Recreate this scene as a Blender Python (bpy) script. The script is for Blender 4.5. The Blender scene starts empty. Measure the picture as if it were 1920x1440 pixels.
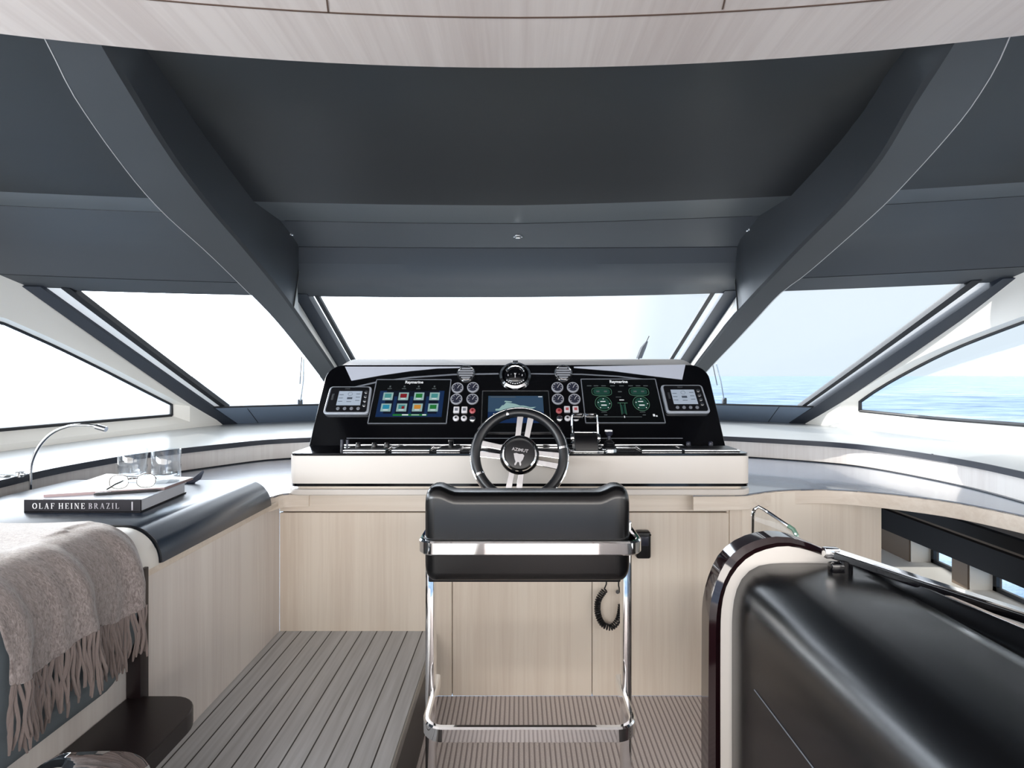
import bpy, bmesh, math, random
from mathutils import Vector, Matrix
random.seed(7)
PI = math.pi
S = bpy.context.scene
C = S.collection

# ------------------------------------------------------------------ camera, sky, sun, exposure
H = 1.38                      # eye height over the carpet
cam_d = bpy.data.cameras.new('camera')
cam_d.sensor_width = 36
cam_d.lens = 1000 / 1920 * 36
cam_d.shift_x = -12 / 1920
cam_d.shift_y = -15 / 1920
cam_d.clip_end = 20000
cam_d.clip_start = 0.02
cam = bpy.data.objects.new('camera', cam_d)
C.objects.link(cam)
cam.location = (0, 0, H)
cam.rotation_euler = (PI / 2, 0, 0)
S.camera = cam

SUN_DIR = Vector((-0.92, 0.39, 0.40)).normalized()     # towards the sun: ahead, to port
w = bpy.data.worlds.new('world')
S.world = w
w.use_nodes = True
nt = w.node_tree
nt.nodes.clear()
def N(t, typ, **kw):
    n = t.nodes.new(typ)
    for k, v in kw.items():
        setattr(n, k, v)
    return n
geo = N(nt, 'ShaderNodeTexCoord')
sep = N(nt, 'ShaderNodeSeparateXYZ')
nt.links.new(geo.outputs['Generated'], sep.inputs[0])
ramp = N(nt, 'ShaderNodeValToRGB')
ramp.color_ramp.elements[0].position = 0.0
ramp.color_ramp.elements[0].color = (0.76, 0.86, 0.95, 1)
ramp.color_ramp.elements[1].position = 0.16
ramp.color_ramp.elements[1].color = (0.80, 0.88, 0.96, 1)
e = ramp.color_ramp.elements.new(0.45); e.color = (1.25, 1.25, 1.27, 1)
e = ramp.color_ramp.elements.new(0.9); e.color = (1.8, 1.78, 1.75, 1)
nt.links.new(sep.outputs['Z'], ramp.inputs[0])
dot = N(nt, 'ShaderNodeVectorMath', operation='DOT_PRODUCT')
nt.links.new(geo.outputs['Generated'], dot.inputs[0])
sh = Vector((-0.79, 0.61, 0.15)).normalized()
dot.inputs[1].default_value = sh
mr = N(nt, 'ShaderNodeMapRange')
mr.interpolation_type = 'SMOOTHSTEP'
mr.inputs['From Min'].default_value = 0.38
mr.inputs['From Max'].default_value = 1.0
mr.inputs['To Min'].default_value = 0.0
mr.inputs['To Max'].default_value = 1.0
nt.links.new(dot.outputs['Value'], mr.inputs['Value'])
glow = N(nt, 'ShaderNodeMix', data_type='RGBA', blend_type='ADD')
glow.inputs[7].default_value = (7.5, 8.0, 8.8, 1)
nt.links.new(mr.outputs[0], glow.inputs[0])
nt.links.new(ramp.outputs[0], glow.inputs[6])
bg = N(nt, 'ShaderNodeBackground')
bg.inputs['Strength'].default_value = 1.0
nt.links.new(glow.outputs[2], bg.inputs['Color'])
wo = N(nt, 'ShaderNodeOutputWorld')
nt.links.new(bg.outputs[0], wo.inputs[0])

sun_d = bpy.data.lights.new('sun', 'SUN')
sun_d.energy = 5.0
sun_d.angle = 0.009
sun_d.color = (1.0, 0.94, 0.86)
sun = bpy.data.objects.new('sun', sun_d)
C.objects.link(sun)
sun.rotation_euler = SUN_DIR.to_track_quat('Z', 'Y').to_euler()
sun.location = (-6, 5, 6)

# added area lights out of view behind the camera, brightening the cabin
def fill_light(name, loc, aim, sx, sy, power, col):
    d = bpy.data.lights.new(name, 'AREA'); d.shape = 'RECTANGLE'; d.size = sx; d.size_y = sy; d.energy = power; d.color = col
    o = bpy.data.objects.new(name, d); C.objects.link(o); o.location = loc
    o.rotation_euler = (Vector(loc) - Vector(aim)).to_track_quat('Z', 'Y').to_euler()
    return o
fill_light('aft_fill', (0, -2.5, 1.36), (0, 2, 1.0), 4.4, 0.9, 100, (1.0, 0.93, 0.86))
fill_light('port_fill', (-2.44, -0.5, 1.25), (0, 1.0, 1.3), 2.2, 0.45, 80, (0.90, 0.95, 1.0))
fill_light('starboard_fill', (2.44, -0.5, 1.25), (-1, 1.0, 0.9), 2.2, 0.45, 20, (1.0, 0.95, 0.90))

S.view_settings.view_transform = 'Standard'
S.view_settings.look = 'None'
S.view_settings.exposure = 0.14
S.view_settings.gamma = 1
S.view_settings.use_curve_mapping = False
S.cycles.use_denoising = True
S.cycles.max_bounces = 10
S.cycles.diffuse_bounces = 5
S.cycles.transparent_max_bounces = 16
S.cycles.caustics_reflective = False
S.cycles.caustics_refractive = False
S.cycles.sample_clamp_indirect = 6

# ------------------------------------------------------------------ materials
def lin(c):
    return tuple(((x / 255) / 12.92 if x / 255 <= 0.04045 else ((x / 255 + 0.055) / 1.055) ** 2.4) for x in c) + (1,)
def mat(name, col, rough=0.5, metal=0.0, spec=0.5, coat=0.0, emit=None, es=1.0, bump=None, alpha=None, sheen=0, ior=None, coat_rough=0.05):
    m = bpy.data.materials.new(name)
    m.use_nodes = True
    t = m.node_tree
    b = t.nodes['Principled BSDF']
    b.inputs['Base Color'].default_value = lin(col) if max(col[:3]) > 1 else tuple(col) + (1,)
    b.inputs['Roughness'].default_value = rough
    b.inputs['Metallic'].default_value = metal
    b.inputs['Specular IOR Level'].default_value = spec
    b.inputs['Coat Weight'].default_value = coat
    b.inputs['Coat Roughness'].default_value = coat_rough
    if ior: b.inputs['IOR'].default_value = ior
    if sheen: b.inputs['Sheen Weight'].default_value = sheen
    if emit:
        b.inputs['Emission Color'].default_value = lin(emit)
        b.inputs['Emission Strength'].default_value = es
    if bump:
        tc = N(t, 'ShaderNodeTexCoord')
        nz = N(t, 'ShaderNodeTexNoise')
        nz.inputs['Scale'].default_value = bump[0]
        nz.inputs['Detail'].default_value = 4
        t.links.new(tc.outputs['Object'], nz.inputs['Vector'])
        bp = N(t, 'ShaderNodeBump')
        bp.inputs['Strength'].default_value = bump[1]
        bp.inputs['Distance'].default_value = bump[2] if len(bump) > 2 else 0.002
        t.links.new(nz.outputs[0], bp.inputs['Height'])
        t.links.new(bp.outputs[0], b.inputs['Normal'])
    return m

def wood(name, c1, c2, axis='Z', rough=0.45, scale=1.0, c3=None):
    """grain runs along the given axis"""
    m = mat(name, c1, rough)
    t = m.node_tree
    b = t.nodes['Principled BSDF']
    tc = N(t, 'ShaderNodeTexCoord')
    mp = N(t, 'ShaderNodeMapping')
    sc = {'X': (1.2, 45, 45), 'Y': (45, 1.2, 45), 'Z': (45, 45, 1.2)}[axis]
    mp.inputs['Scale'].default_value = tuple(x * scale for x in sc)
    t.links.new(tc.outputs['Object'], mp.inputs[0])
    n1 = N(t, 'ShaderNodeTexNoise')
    n1.inputs['Scale'].default_value = 1.0
    n1.inputs['Detail'].default_value = 6
    n1.inputs['Roughness'].default_value = 0.65
    n1.inputs['Distortion'].default_value = 0.6
    t.links.new(mp.outputs[0], n1.inputs['Vector'])
    n2 = N(t, 'ShaderNodeTexNoise')
    n2.inputs['Scale'].default_value = 0.12
    n2.inputs['Detail'].default_value = 2
    t.links.new(mp.outputs[0], n2.inputs['Vector'])
    mx = N(t, 'ShaderNodeMath', operation='MULTIPLY_ADD')
    mx.inputs[1].default_value = 0.55
    t.links.new(n2.outputs[0], mx.inputs[0])
    ml = N(t, 'ShaderNodeMath', operation='MULTIPLY')
    ml.inputs[1].default_value = 0.5
    t.links.new(n1.outputs[0], ml.inputs[0])
    t.links.new(ml.outputs[0], mx.inputs[2])
    r = N(t, 'ShaderNodeValToRGB')
    r.color_ramp.elements[0].position = 0.40
    r.color_ramp.elements[0].color = lin(c2)
    r.color_ramp.elements[1].position = 0.60
    r.color_ramp.elements[1].color = lin(c1)
    t.links.new(mx.outputs[0], r.inputs[0])
    t.links.new(r.outputs[0], b.inputs['Base Color'])
    bp = N(t, 'ShaderNodeBump')
    bp.inputs['Strength'].default_value = 0.12
    bp.inputs['Distance'].default_value = 0.002
    t.links.new(n1.outputs[0], bp.inputs['Height'])
    t.links.new(bp.outputs[0], b.inputs['Normal'])
    return m

def glass_pane(name, tint=(0.97, 0.985, 0.99), gl=0.9, ior=1.45):
    m = bpy.data.materials.new(name)
    m.use_nodes = True
    t = m.node_tree
    t.nodes.clear()
    tr = N(t, 'ShaderNodeBsdfTransparent'); tr.inputs[0].default_value = tint + (1,)
    g = N(t, 'ShaderNodeBsdfGlossy'); g.inputs['Roughness'].default_value = 0.02
    g.inputs[0].default_value = (gl, gl, gl, 1)
    lw = N(t, 'ShaderNodeLayerWeight'); lw.inputs['Blend'].default_value = 0.5
    pw = N(t, 'ShaderNodeMath', operation='POWER'); pw.inputs[1].default_value = 5.0
    t.links.new(lw.outputs['Facing'], pw.inputs[0])
    f = N(t, 'ShaderNodeMath', operation='MULTIPLY_ADD'); r0 = ((ior - 1) / (ior + 1)) ** 2
    f.inputs[1].default_value = 1 - r0; f.inputs[2].default_value = r0
    t.links.new(pw.outputs[0], f.inputs[0])
    mx = N(t, 'ShaderNodeMixShader')
    o = N(t, 'ShaderNodeOutputMaterial')
    t.links.new(f.outputs[0], mx.inputs[0]); t.links.new(tr.outputs[0], mx.inputs[1]); t.links.new(g.outputs[0], mx.inputs[2])
    t.links.new(mx.outputs[0], o.inputs[0])
    return m

M = {}
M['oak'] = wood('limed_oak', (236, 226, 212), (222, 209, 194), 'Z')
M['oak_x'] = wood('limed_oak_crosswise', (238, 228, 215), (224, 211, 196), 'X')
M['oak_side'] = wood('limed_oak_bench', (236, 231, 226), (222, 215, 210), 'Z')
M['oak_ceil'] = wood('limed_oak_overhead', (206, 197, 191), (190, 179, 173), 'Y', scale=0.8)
M['groove'] = mat('groove_brown', (90, 70, 58), 0.7)
M['headliner'] = mat('charcoal_leather_headliner', (34, 36, 38), 0.42, spec=0.35, bump=(500, 0.08, 0.0008))
M['headliner_band'] = mat('paler_leather_band', (88, 93, 97), 0.42, spec=0.4, bump=(500, 0.08, 0.0008))  # band strip of the headliner, palest of its tones
M['headliner_lt'] = mat('pale_leather_soffit', (64, 68, 73), 0.42, spec=0.4, bump=(500, 0.08, 0.0008))  # soffit and front faces, paler than the main headliner panel
M['beam'] = mat('charcoal_leather_beam', (48, 51, 55), 0.42, spec=0.4, bump=(500, 0.08, 0.0008))
M['piping_lt'] = mat('pale_stitching', (190, 190, 190), 0.6)
M['white'] = mat('off_white_leather', (236, 234, 228), 0.45, bump=(350, 0.06, 0.001))
M['cream'] = mat('cream_lacquer', (216, 210, 203), 0.3)
M['white_strip'] = mat('white_painted_reveal', (232, 236, 240), 0.35)
M['black_seal'] = mat('black_rubber_seal', (16, 19, 26), 0.4)
M['jamb'] = mat('dark_jamb', (44, 50, 60), 0.4)
M['kick'] = mat('slate_blue_leather', (104, 118, 136), 0.45)
M['shelf'] = mat('satin_grey_shelf', (176, 180, 182), 0.28, spec=0.7)
M['edge_dark'] = mat('dark_edge_trim', (38, 42, 52), 0.3)
M['counter'] = mat('slate_leather_counter', (118, 128, 144), 0.26, spec=0.9, ior=1.7, coat=0.5)
M['leather'] = mat('black_leather', (20, 22, 26), 0.36, spec=0.6, bump=(420, 0.12, 0.0008))
M['leather_matt'] = mat('black_leather_matt', (11, 11, 12), 0.24, spec=0.5, bump=(420, 0.12, 0.0008))
M['deck_grey'] = mat('foredeck_grey', (112, 112, 110), 0.7)
M['unit_silver'] = mat('silver_lacquer', (178, 184, 194), 0.25, metal=0.3)
M['ring_grey'] = mat('gauge_rim_grey', (168, 170, 178), 0.3)
M['black_flat'] = mat('flat_black', (10, 10, 12), 0.6, spec=0.2)
M['leather_settee'] = mat('black_leather_sheen', (7, 8, 11), 0.27, spec=0.7, ior=1.55, bump=(420, 0.08, 0.0006))
M['leather_pad'] = mat('navy_black_leather', (24, 38, 54), 0.33, spec=0.9, ior=1.7, bump=(380, 0.05, 0.0006))
M['chrome'] = mat('polished_chrome', (0.86, 0.87, 0.88), 0.04, metal=1)
M['steel'] = mat('satin_steel', (0.70, 0.71, 0.73), 0.22, metal=1)
M['gloss_black'] = mat('gloss_black', (7, 7, 10), 0.12, spec=0.5)
M['satin_black'] = mat('satin_black', (14, 14, 18), 0.35)
M['burgundy'] = mat('burgundy_black_lacquer', (26, 8, 12), 0.06, spec=0.7, coat=0.6)
M['panel_reflection'] = mat('painted_reflection_grey', (196, 200, 212), 0.3)  # pale colour standing in for reflections on the gloss black panel
M['hood'] = mat('taupe_hood_leather', (150, 146, 144), 0.5)
M['grey_line'] = mat('grey_line', (120, 124, 132), 0.35)
M['wenge'] = mat('dark_wenge', (30, 21, 23), 0.35, bump=(60, 0.06, 0.001))
M['fabric'] = mat('blue_grey_fabric', (104, 114, 120), 0.9, bump=(900, 0.3, 0.001))
M['glass'] = glass_pane('clear_pane')
M['tumbler'] = glass_pane('tumbler_glass', (0.93, 0.95, 0.97), 1.0, 1.6)
M['lens'] = glass_pane('spectacle_lens', (0.90, 0.93, 0.92), 0.9)
M['glass_edge'] = mat('green_glass_edge', (110, 150, 130), 0.1, spec=0.8)
M['paper'] = mat('paper_white', (238, 238, 238), 0.6)
M['pages'] = mat('page_edges', (214, 217, 224), 0.7)
M['book_cover'] = mat('book_charcoal_spine', (30, 27, 32), 0.5, spec=0.2)
M['book_top'] = mat('book_cover_pale', (206, 212, 222), 0.25)
M['mag_edge'] = mat('magazine_edge', (150, 130, 130), 0.7)
M['letter_white'] = mat('letter_white', (232, 230, 232), 0.5)
M['letter_grey'] = mat('letter_grey', (170, 166, 172), 0.5)
M['navy_tray'] = mat('navy_tray', (34, 44, 66), 0.4)
M['dark_gap'] = mat('dark_gap', (12, 11, 12), 0.7)
M['brown_panel'] = mat('brown_panel', (86, 72, 58), 0.5)
M['metal_edge'] = mat('step_edge_metal', (150, 152, 150), 0.3, metal=0.6)
M['lcd'] = mat('lcd_grey', (150, 160, 172), 0.3, emit=(150, 162, 178), es=0.25)
M['ink'] = mat('lcd_ink', (70, 78, 90), 0.5)
def emi(name, c, s=0.8):
    return mat(name, (4, 4, 5), 0.25, emit=c, es=s)
M['scr_blue'] = emi('screen_blue', (24, 52, 96), 0.6)
M['scr_blue2'] = emi('screen_blue_dim', (10, 18, 36), 0.8)
M['scr_steel'] = emi('screen_steel_blue', (52, 76, 100), 0.8)
M['scr_dark'] = mat('screen_off_black', (9, 11, 13), 0.12)
M['ic_frame'] = emi('icon_pale_teal', (170, 206, 204), 0.6)
M['ic_teal'] = emi('icon_teal', (70, 140, 140), 0.8)
M['ic_red'] = emi('icon_red', (120, 26, 34), 0.9)
M['ic_green'] = emi('icon_green', (30, 110, 50), 0.9)
M['ic_amber'] = emi('icon_amber', (190, 130, 50), 0.9)
M['ic_cyan'] = emi('icon_blue', (40, 130, 160), 0.9)
M['scr_white'] = emi('screen_white_text', (225, 228, 232), 0.9)
M['scr_green'] = emi('screen_green_ring', (96, 150, 124), 0.45)
M['scr_green_d'] = emi('screen_green_dial', (38, 84, 72), 0.5)
M['scr_grey'] = emi('screen_grey_text', (90, 98, 100), 0.7)
M['switch_white'] = mat('switch_white', (226, 224, 228), 0.35)
M['switch_red'] = mat('switch_red', (190, 96, 100), 0.4)
M['dial'] = mat('dial_face', (44, 46, 60), 0.35)
M['lamp_glow'] = mat('lamp_lens', (240, 240, 240), 0.3, emit=(255, 250, 240), es=0.6)

# throw wool
def wool():
    m = mat('taupe_wool', (138, 128, 125), 0.95, sheen=0.5)
    t = m.node_tree; b = t.nodes['Principled BSDF']
    tc = N(t, 'ShaderNodeTexCoord')
    mp = N(t, 'ShaderNodeMapping'); mp.inputs['Scale'].default_value = (60, 160, 60); mp.inputs['Rotation'].default_value = (0.4, 0.5, 0.7)
    t.links.new(tc.outputs['Object'], mp.inputs[0])
    n = N(t, 'ShaderNodeTexNoise'); n.inputs['Scale'].default_value = 1.5; n.inputs['Detail'].default_value = 8; n.inputs['Distortion'].default_value = 1.2
    t.links.new(mp.outputs[0], n.inputs['Vector'])
    r = N(t, 'ShaderNodeValToRGB')
    r.color_ramp.elements[0].position = 0.3; r.color_ramp.elements[0].color = lin((100, 90, 88))
    r.color_ramp.elements[1].position = 0.72; r.color_ramp.elements[1].color = lin((156, 147, 144))
    t.links.new(n.outputs[0], r.inputs[0]); t.links.new(r.outputs[0], b.inputs['Base Color'])
    bp = N(t, 'ShaderNodeBump'); bp.inputs['Strength'].default_value = 0.5; bp.inputs['Distance'].default_value = 0.003
    t.links.new(n.outputs[0], bp.inputs['Height']); t.links.new(bp.outputs[0], b.inputs['Normal'])
    return m
M['wool'] = wool()
M['wool_tassel'] = mat('wool_tassel', (118, 106, 102), 0.95, sheen=0.3)

def stripes(name, base, line, period, width, soft=0.0, rough=0.9, offset=0.0, bumpd=0.002, noise=(60, 0.25), coord='X', grain=None):
    m = mat(name, base, rough)
    t = m.node_tree; b = t.nodes['Principled BSDF']
    tc = N(t, 'ShaderNodeTexCoord'); sp = N(t, 'ShaderNodeSeparateXYZ')
    t.links.new(tc.outputs['Object'], sp.inputs[0])
    a = N(t, 'ShaderNodeMath', operation='ADD'); a.inputs[1].default_value = 100 * period - offset
    t.links.new(sp.outputs[coord], a.inputs[0])
    d = N(t, 'ShaderNodeMath', operation='DIVIDE'); d.inputs[1].default_value = period
    t.links.new(a.outputs[0], d.inputs[0])
    f = N(t, 'ShaderNodeMath', operation='FRACT'); t.links.new(d.outputs[0], f.inputs[0])
    r = N(t, 'ShaderNodeValToRGB')
    els = r.color_ramp.elements
    els[0].position = 0; els[0].color = (0, 0, 0, 1)
    els[1].position = max(0.0001, width - soft); els[1].color = (0, 0, 0, 1)
    e2 = els.new(min(0.5, width + soft + 0.001)); e2.color = (1, 1, 1, 1)
    if soft > 0:
        e3 = els.new(1 - soft); e3.color = (1, 1, 1, 1)
        e4 = els.new(1.0); e4.color = (0, 0, 0, 1)
    t.links.new(f.outputs[0], r.inputs[0])
    nz = N(t, 'ShaderNodeTexNoise'); nz.inputs['Scale'].default_value = noise[0]; nz.inputs['Detail'].default_value = 5
    if grain:
        mp = N(t, 'ShaderNodeMapping'); mp.inputs['Scale'].default_value = grain
        t.links.new(tc.outputs['Object'], mp.inputs[0]); t.links.new(mp.outputs[0], nz.inputs['Vector'])
    else:
        t.links.new(tc.outputs['Object'], nz.inputs['Vector'])
    c1 = N(t, 'ShaderNodeMix', data_type='RGBA')
    c1.inputs[6].default_value = tuple(x * (1 - noise[1]) for x in lin(base)[:3]) + (1,)
    c1.inputs[7].default_value = tuple(x * (1 + noise[1]) for x in lin(base)[:3]) + (1,)
    t.links.new(nz.outputs[0], c1.inputs[0])
    c2 = N(t, 'ShaderNodeMix', data_type='RGBA')
    c2.inputs[6].default_value = lin(line)
    t.links.new(r.outputs[0], c2.inputs[0]); t.links.new(c1.outputs[2], c2.inputs[7])
    t.links.new(c2.outputs[2], b.inputs['Base Color'])
    bp = N(t, 'ShaderNodeBump'); bp.inputs['Strength'].default_value = 0.6; bp.inputs['Distance'].default_value = bumpd
    t.links.new(r.outputs[0], bp.inputs['Height']); t.links.new(bp.outputs[0], b.inputs['Normal'])
    return m
M['carpet'] = stripes('ribbed_carpet', (222, 214, 212), (152, 142, 141), 0.0192, 0.22, soft=0.14, rough=0.95, noise=(220, 0.3))
M['deck'] = stripes('grey_teak_planks', (184, 187, 190), (12, 10, 10), 0.0653, 0.07, soft=0.0, rough=0.30, offset=-1.03 + 0.027, noise=(1.0, 0.35), bumpd=0.001, grain=(60, 3, 60))

def sea_mat():
    m = mat('sea_water', (0.05, 0.12, 0.22), 0.4, spec=0.12, ior=1.33)
    t = m.node_tree; b = t.nodes['Principled BSDF']
    tc = N(t, 'ShaderNodeTexCoord')
    n = N(t, 'ShaderNodeTexNoise'); n.inputs['Scale'].default_value = 0.22; n.inputs['Detail'].default_value = 9; n.inputs['Roughness'].default_value = 0.68
    mp = N(t, 'ShaderNodeMapping'); mp.inputs['Scale'].default_value = (0.6, 1.4, 1); mp.inputs['Rotation'].default_value = (0, 0, 0.5)
    t.links.new(tc.outputs['Object'], mp.inputs[0]); t.links.new(mp.outputs[0], n.inputs['Vector'])
    n2 = N(t, 'ShaderNodeTexNoise'); n2.inputs['Scale'].default_value = 0.05; n2.inputs['Detail'].default_value = 3
    t.links.new(mp.outputs[0], n2.inputs['Vector'])
    r = N(t, 'ShaderNodeValToRGB')
    r.color_ramp.elements[0].position = 0.38; r.color_ramp.elements[0].color = (0.09, 0.155, 0.25, 1)
    r.color_ramp.elements[1].position = 0.66; r.color_ramp.elements[1].color = (0.30, 0.40, 0.52, 1)
    t.links.new(n.outputs[0], r.inputs[0]); t.links.new(r.outputs[0], b.inputs['Base Color'])
    bp = N(t, 'ShaderNodeBump'); bp.inputs['Strength'].default_value = 0.9; bp.inputs['Distance'].default_value = 0.35
    t.links.new(n.outputs[0], bp.inputs['Height']); t.links.new(bp.outputs[0], b.inputs['Normal'])
    return m
M['sea'] = sea_mat()

# ------------------------------------------------------------------ mesh helpers
class MB:
    def __init__(s):
        s.bm = bmesh.new(); s.mats = []; s.cur = 0
    def m(s, mt):
        if mt not in s.mats: s.mats.append(mt)
        s.cur = s.mats.index(mt); return s
    def _f(s, vs):
        try:
            f = s.bm.faces.new(vs); f.material_index = s.cur; return f
        except ValueError:
            return None
    def poly(s, pts):
        return s._f([s.bm.verts.new(p) for p in pts])
    def grid(s, rows, closed_u=False, closed_v=False):
        vv = [[s.bm.verts.new(p) for p in r] for r in rows]
        n = len(vv); k = len(vv[0])
        for i in range(n - (0 if closed_u else 1)):
            for j in range(k - (0 if closed_v else 1)):
                s._f([vv[i][j], vv[(i + 1) % n][j], vv[(i + 1) % n][(j + 1) % k], vv[i][(j + 1) % k]])
        return vv
    def loft(s, rings, caps=True):
        """closed section rings joined in turn"""
        vv = s.grid(rings, closed_v=True)
        if caps:
            s._f(list(reversed(vv[0]))); s._f(vv[-1])
        return s
    def prism(s, pts, vec):
        vec = Vector(vec)
        return s.loft([[Vector(p) for p in pts], [Vector(p) + vec for p in pts]])
    def slab(s, rows, off):
        """grid surface given as rows, thickened by off (vector or function of point)"""
        top = [[Vector(p) for p in r] for r in rows]
        f = off if callable(off) else (lambda p: Vector(off))
        bot = [[p + f(p) for p in r] for r in top]
        a = s.grid(top); b = s.grid(bot)
        n = len(a); k = len(a[0])
        for j in range(k - 1):
            s._f([a[0][j], a[0][j + 1], b[0][j + 1], b[0][j]]); s._f([a[-1][j + 1], a[-1][j], b[-1][j], b[-1][j + 1]])
        for i in range(n - 1):
            s._f([a[i + 1][0], a[i][0], b[i][0], b[i + 1][0]]); s._f([a[i][-1], a[i + 1][-1], b[i + 1][-1], b[i][-1]])
        return s
    def box(s, c, d, bev=0.0, seg=2, rot=None):
        c = Vector(c); hx, hy, hz = d[0] / 2, d[1] / 2, d[2] / 2
        t = bmesh.new()
        bmesh.ops.create_cube(t, size=1)
        for v in t.verts: v.co = Vector((v.co.x * d[0], v.co.y * d[1], v.co.z * d[2]))
        if bev > 0:
            bmesh.ops.bevel(t, geom=list(t.edges), offset=bev, segments=seg, profile=0.5, affect='EDGES')
        R = rot if rot is not None else Matrix.Identity(3)
        mp = {}
        for v in t.verts: mp[v.index] = s.bm.verts.new(R @ v.co + c)
        t.verts.index_update()
        for f in t.faces: s._f([mp[v.index] for v in f.verts])
        t.free(); return s
    def tube(s, pts, r, n=10, cap=True, closed=False, flat=None):
        pts = [Vector(p) for p in pts]
        rs = r if isinstance(r, (list, tuple)) else [r] * len(pts)
        rings = []; up = None
        L = len(pts)
        for i, p in enumerate(pts):
            if closed: d = pts[(i + 1) % L] - pts[i - 1]
            else: d = pts[min(i + 1, L - 1)] - pts[max(i - 1, 0)]
            d.normalize()
            if up is None:
                up = Vector((0, 0, 1)) if abs(d.z) < 0.9 else Vector((0, 1, 0))
            side = d.cross(up)
            if side.length < 1e-6: side = d.cross(Vector((1, 0, 0)))
            side.normalize(); up = side.cross(d).normalized()
            rings.append([p + side * math.cos(2 * PI * k / n) * rs[i] + up * math.sin(2 * PI * k / n) * rs[i] for k in range(n)])
        vv = s.grid(rings, closed_u=closed, closed_v=True)
        if cap and not closed:
            s._f(list(reversed(vv[0]))); s._f(vv[-1])
        return s
    def cyl(s, a, b, r, n=24, r2=None):
        a = Vector(a); b = Vector(b)
        return s.tube([a, b], [r, r if r2 is None else r2], n)
    def lathe(s, prof, c=(0, 0, 0), R=None, n=32, capped=True):
        """prof: (radius, height) along local z"""
        c = Vector(c); R = R or Matrix.Identity(3)
        rings = [[R @ Vector((r * math.cos(2 * PI * k / n), r * math.sin(2 * PI * k / n), h)) + c for k in range(n)] for r, h in prof]
        vv = s.grid(rings, closed_v=True)
        if capped:
            s._f(list(reversed(vv[0]))); s._f(vv[-1])
        return s
    def build(s, name, mt=None, parent=None, smooth=40, origin=None, sub=0, bevel=0):
        bmesh.ops.remove_doubles(s.bm, verts=s.bm.verts, dist=1e-6)
        bmesh.ops.recalc_face_normals(s.bm, faces=s.bm.faces)
        me = bpy.data.meshes.new(name)
        s.bm.to_mesh(me); s.bm.free()
        for x in (s.mats if s.mats else [mt]): me.materials.append(M[x])
        o = bpy.data.objects.new(name, me)
        C.objects.link(o)
        off = Vector((0, 0, 0))
        if parent is not None:
            o.parent = parent
            p = parent
            while p is not None:
                off += p.location; p = p.parent
        elif origin is not None:
            off = Vector(origin); o.location = off
        me.transform(Matrix.Translation(-off))
        if smooth:
            me.shade_smooth(); me.set_sharp_from_angle(angle=math.radians(smooth))
        if bevel:
            b = o.modifiers.new('bevel', 'BEVEL'); b.width = bevel; b.segments = 3; b.limit_method = 'ANGLE'; b.angle_limit = math.radians(40)
        if sub:
            q = o.modifiers.new('sub', 'SUBSURF'); q.levels = sub; q.render_levels = sub
        return o

def thing(name, label, cat, loc=(0, 0, 0), group=None):
    o = bpy.data.objects.new(name, None); C.objects.link(o)
    o.empty_display_size = 0.05
    o.location = loc; o['label'] = label; o['category'] = cat
    if group: o['group'] = group
    return o
def tag(o, label=None, cat=None, group=None, kind=None):
    if label: o['label'] = label
    if cat: o['category'] = cat
    if group: o['group'] = group
    if kind: o['kind'] = kind
    return o
def struct(o, label=None):
    o['kind'] = 'structure'
    if label: o['label'] = label
    return o
def copy_tree(o, parent=None):
    c = o.copy(); C.objects.link(c)
    if parent is not None: c.parent = parent
    for ch in [x for x in list(o.children)]: copy_tree(ch, c)
    return c

def lerp(a, b, t): return a + (b - a) * t
def at(px, py, Y):                        # a photo point at a known distance ahead
    return Vector(((px - 972) / 1000 * Y, Y, H + (705 - py) / 1000 * Y))
def atZ(px, py, Z):
    return at(px, py, (Z - H) / ((705 - py) / 1000))
def atX(px, py, X):
    return at(px, py, X / ((px - 972) / 1000))
def hit(px, py, g, lo=0.4, hi=7.0):
    u = (px - 972) / 1000; v = (705 - py) / 1000
    st = 60; y0 = lo; g0 = g(u * y0, y0, H + v * y0)
    for i in range(1, st + 1):
        y1 = lo + (hi - lo) * i / st; g1 = g(u * y1, y1, H + v * y1)
        if g0 * g1 <= 0:
            for _ in range(40):
                ym = (y0 + y1) / 2; gm = g(u * ym, ym, H + v * ym)
                if g0 * gm <= 0: y1 = ym
                else: y0, g0 = ym, gm
            return Vector((u * y0, y0, H + v * y0))
        y0, g0 = y1, g1
    raise RuntimeError('no hit %s %s' % (px, py))
def curve(keys, x):                        # smooth interpolation through (x, y) keys
    if x <= keys[0][0]: i = 0
    elif x >= keys[-1][0]: i = len(keys) - 2
    else: i = max(k for k in range(len(keys) - 1) if keys[k][0] <= x)
    x0, y0 = keys[i][0], keys[i][1]; x1, y1 = keys[i + 1][0], keys[i + 1][1]
    if x < keys[0][0] or x > keys[-1][0]:
        return y0 + (y1 - y0) * (x - x0) / (x1 - x0)
    s0 = (y1 - keys[i - 1][1]) / (x1 - keys[i - 1][0]) if i > 0 else (y1 - y0) / (x1 - x0)
    s1 = (keys[i + 2][1] - y0) / (keys[i + 2][0] - x0) if i + 2 < len(keys) else (y1 - y0) / (x1 - x0)
    h = x1 - x0; t = (x - x0) / h
    return (2*t**3-3*t**2+1)*y0 + (t**3-2*t**2+t)*h*s0 + (-2*t**3+3*t**2)*y1 + (t**3-t**2)*h*s1
def resample(pts, n):                      # polyline -> n points evenly by length (smooth)
    pts = [Vector(p) for p in pts]
    L = [0]
    for a, b in zip(pts, pts[1:]): L.append(L[-1] + (b - a).length)
    out = []
    ks = [[(L[i], p[k]) for i, p in enumerate(pts)] for k in range(len(pts[0]))]
    for j in range(n):
        x = L[-1] * j / (n - 1)
        out.append(Vector([curve(kk, x) for kk in ks]))
    return out
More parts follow.
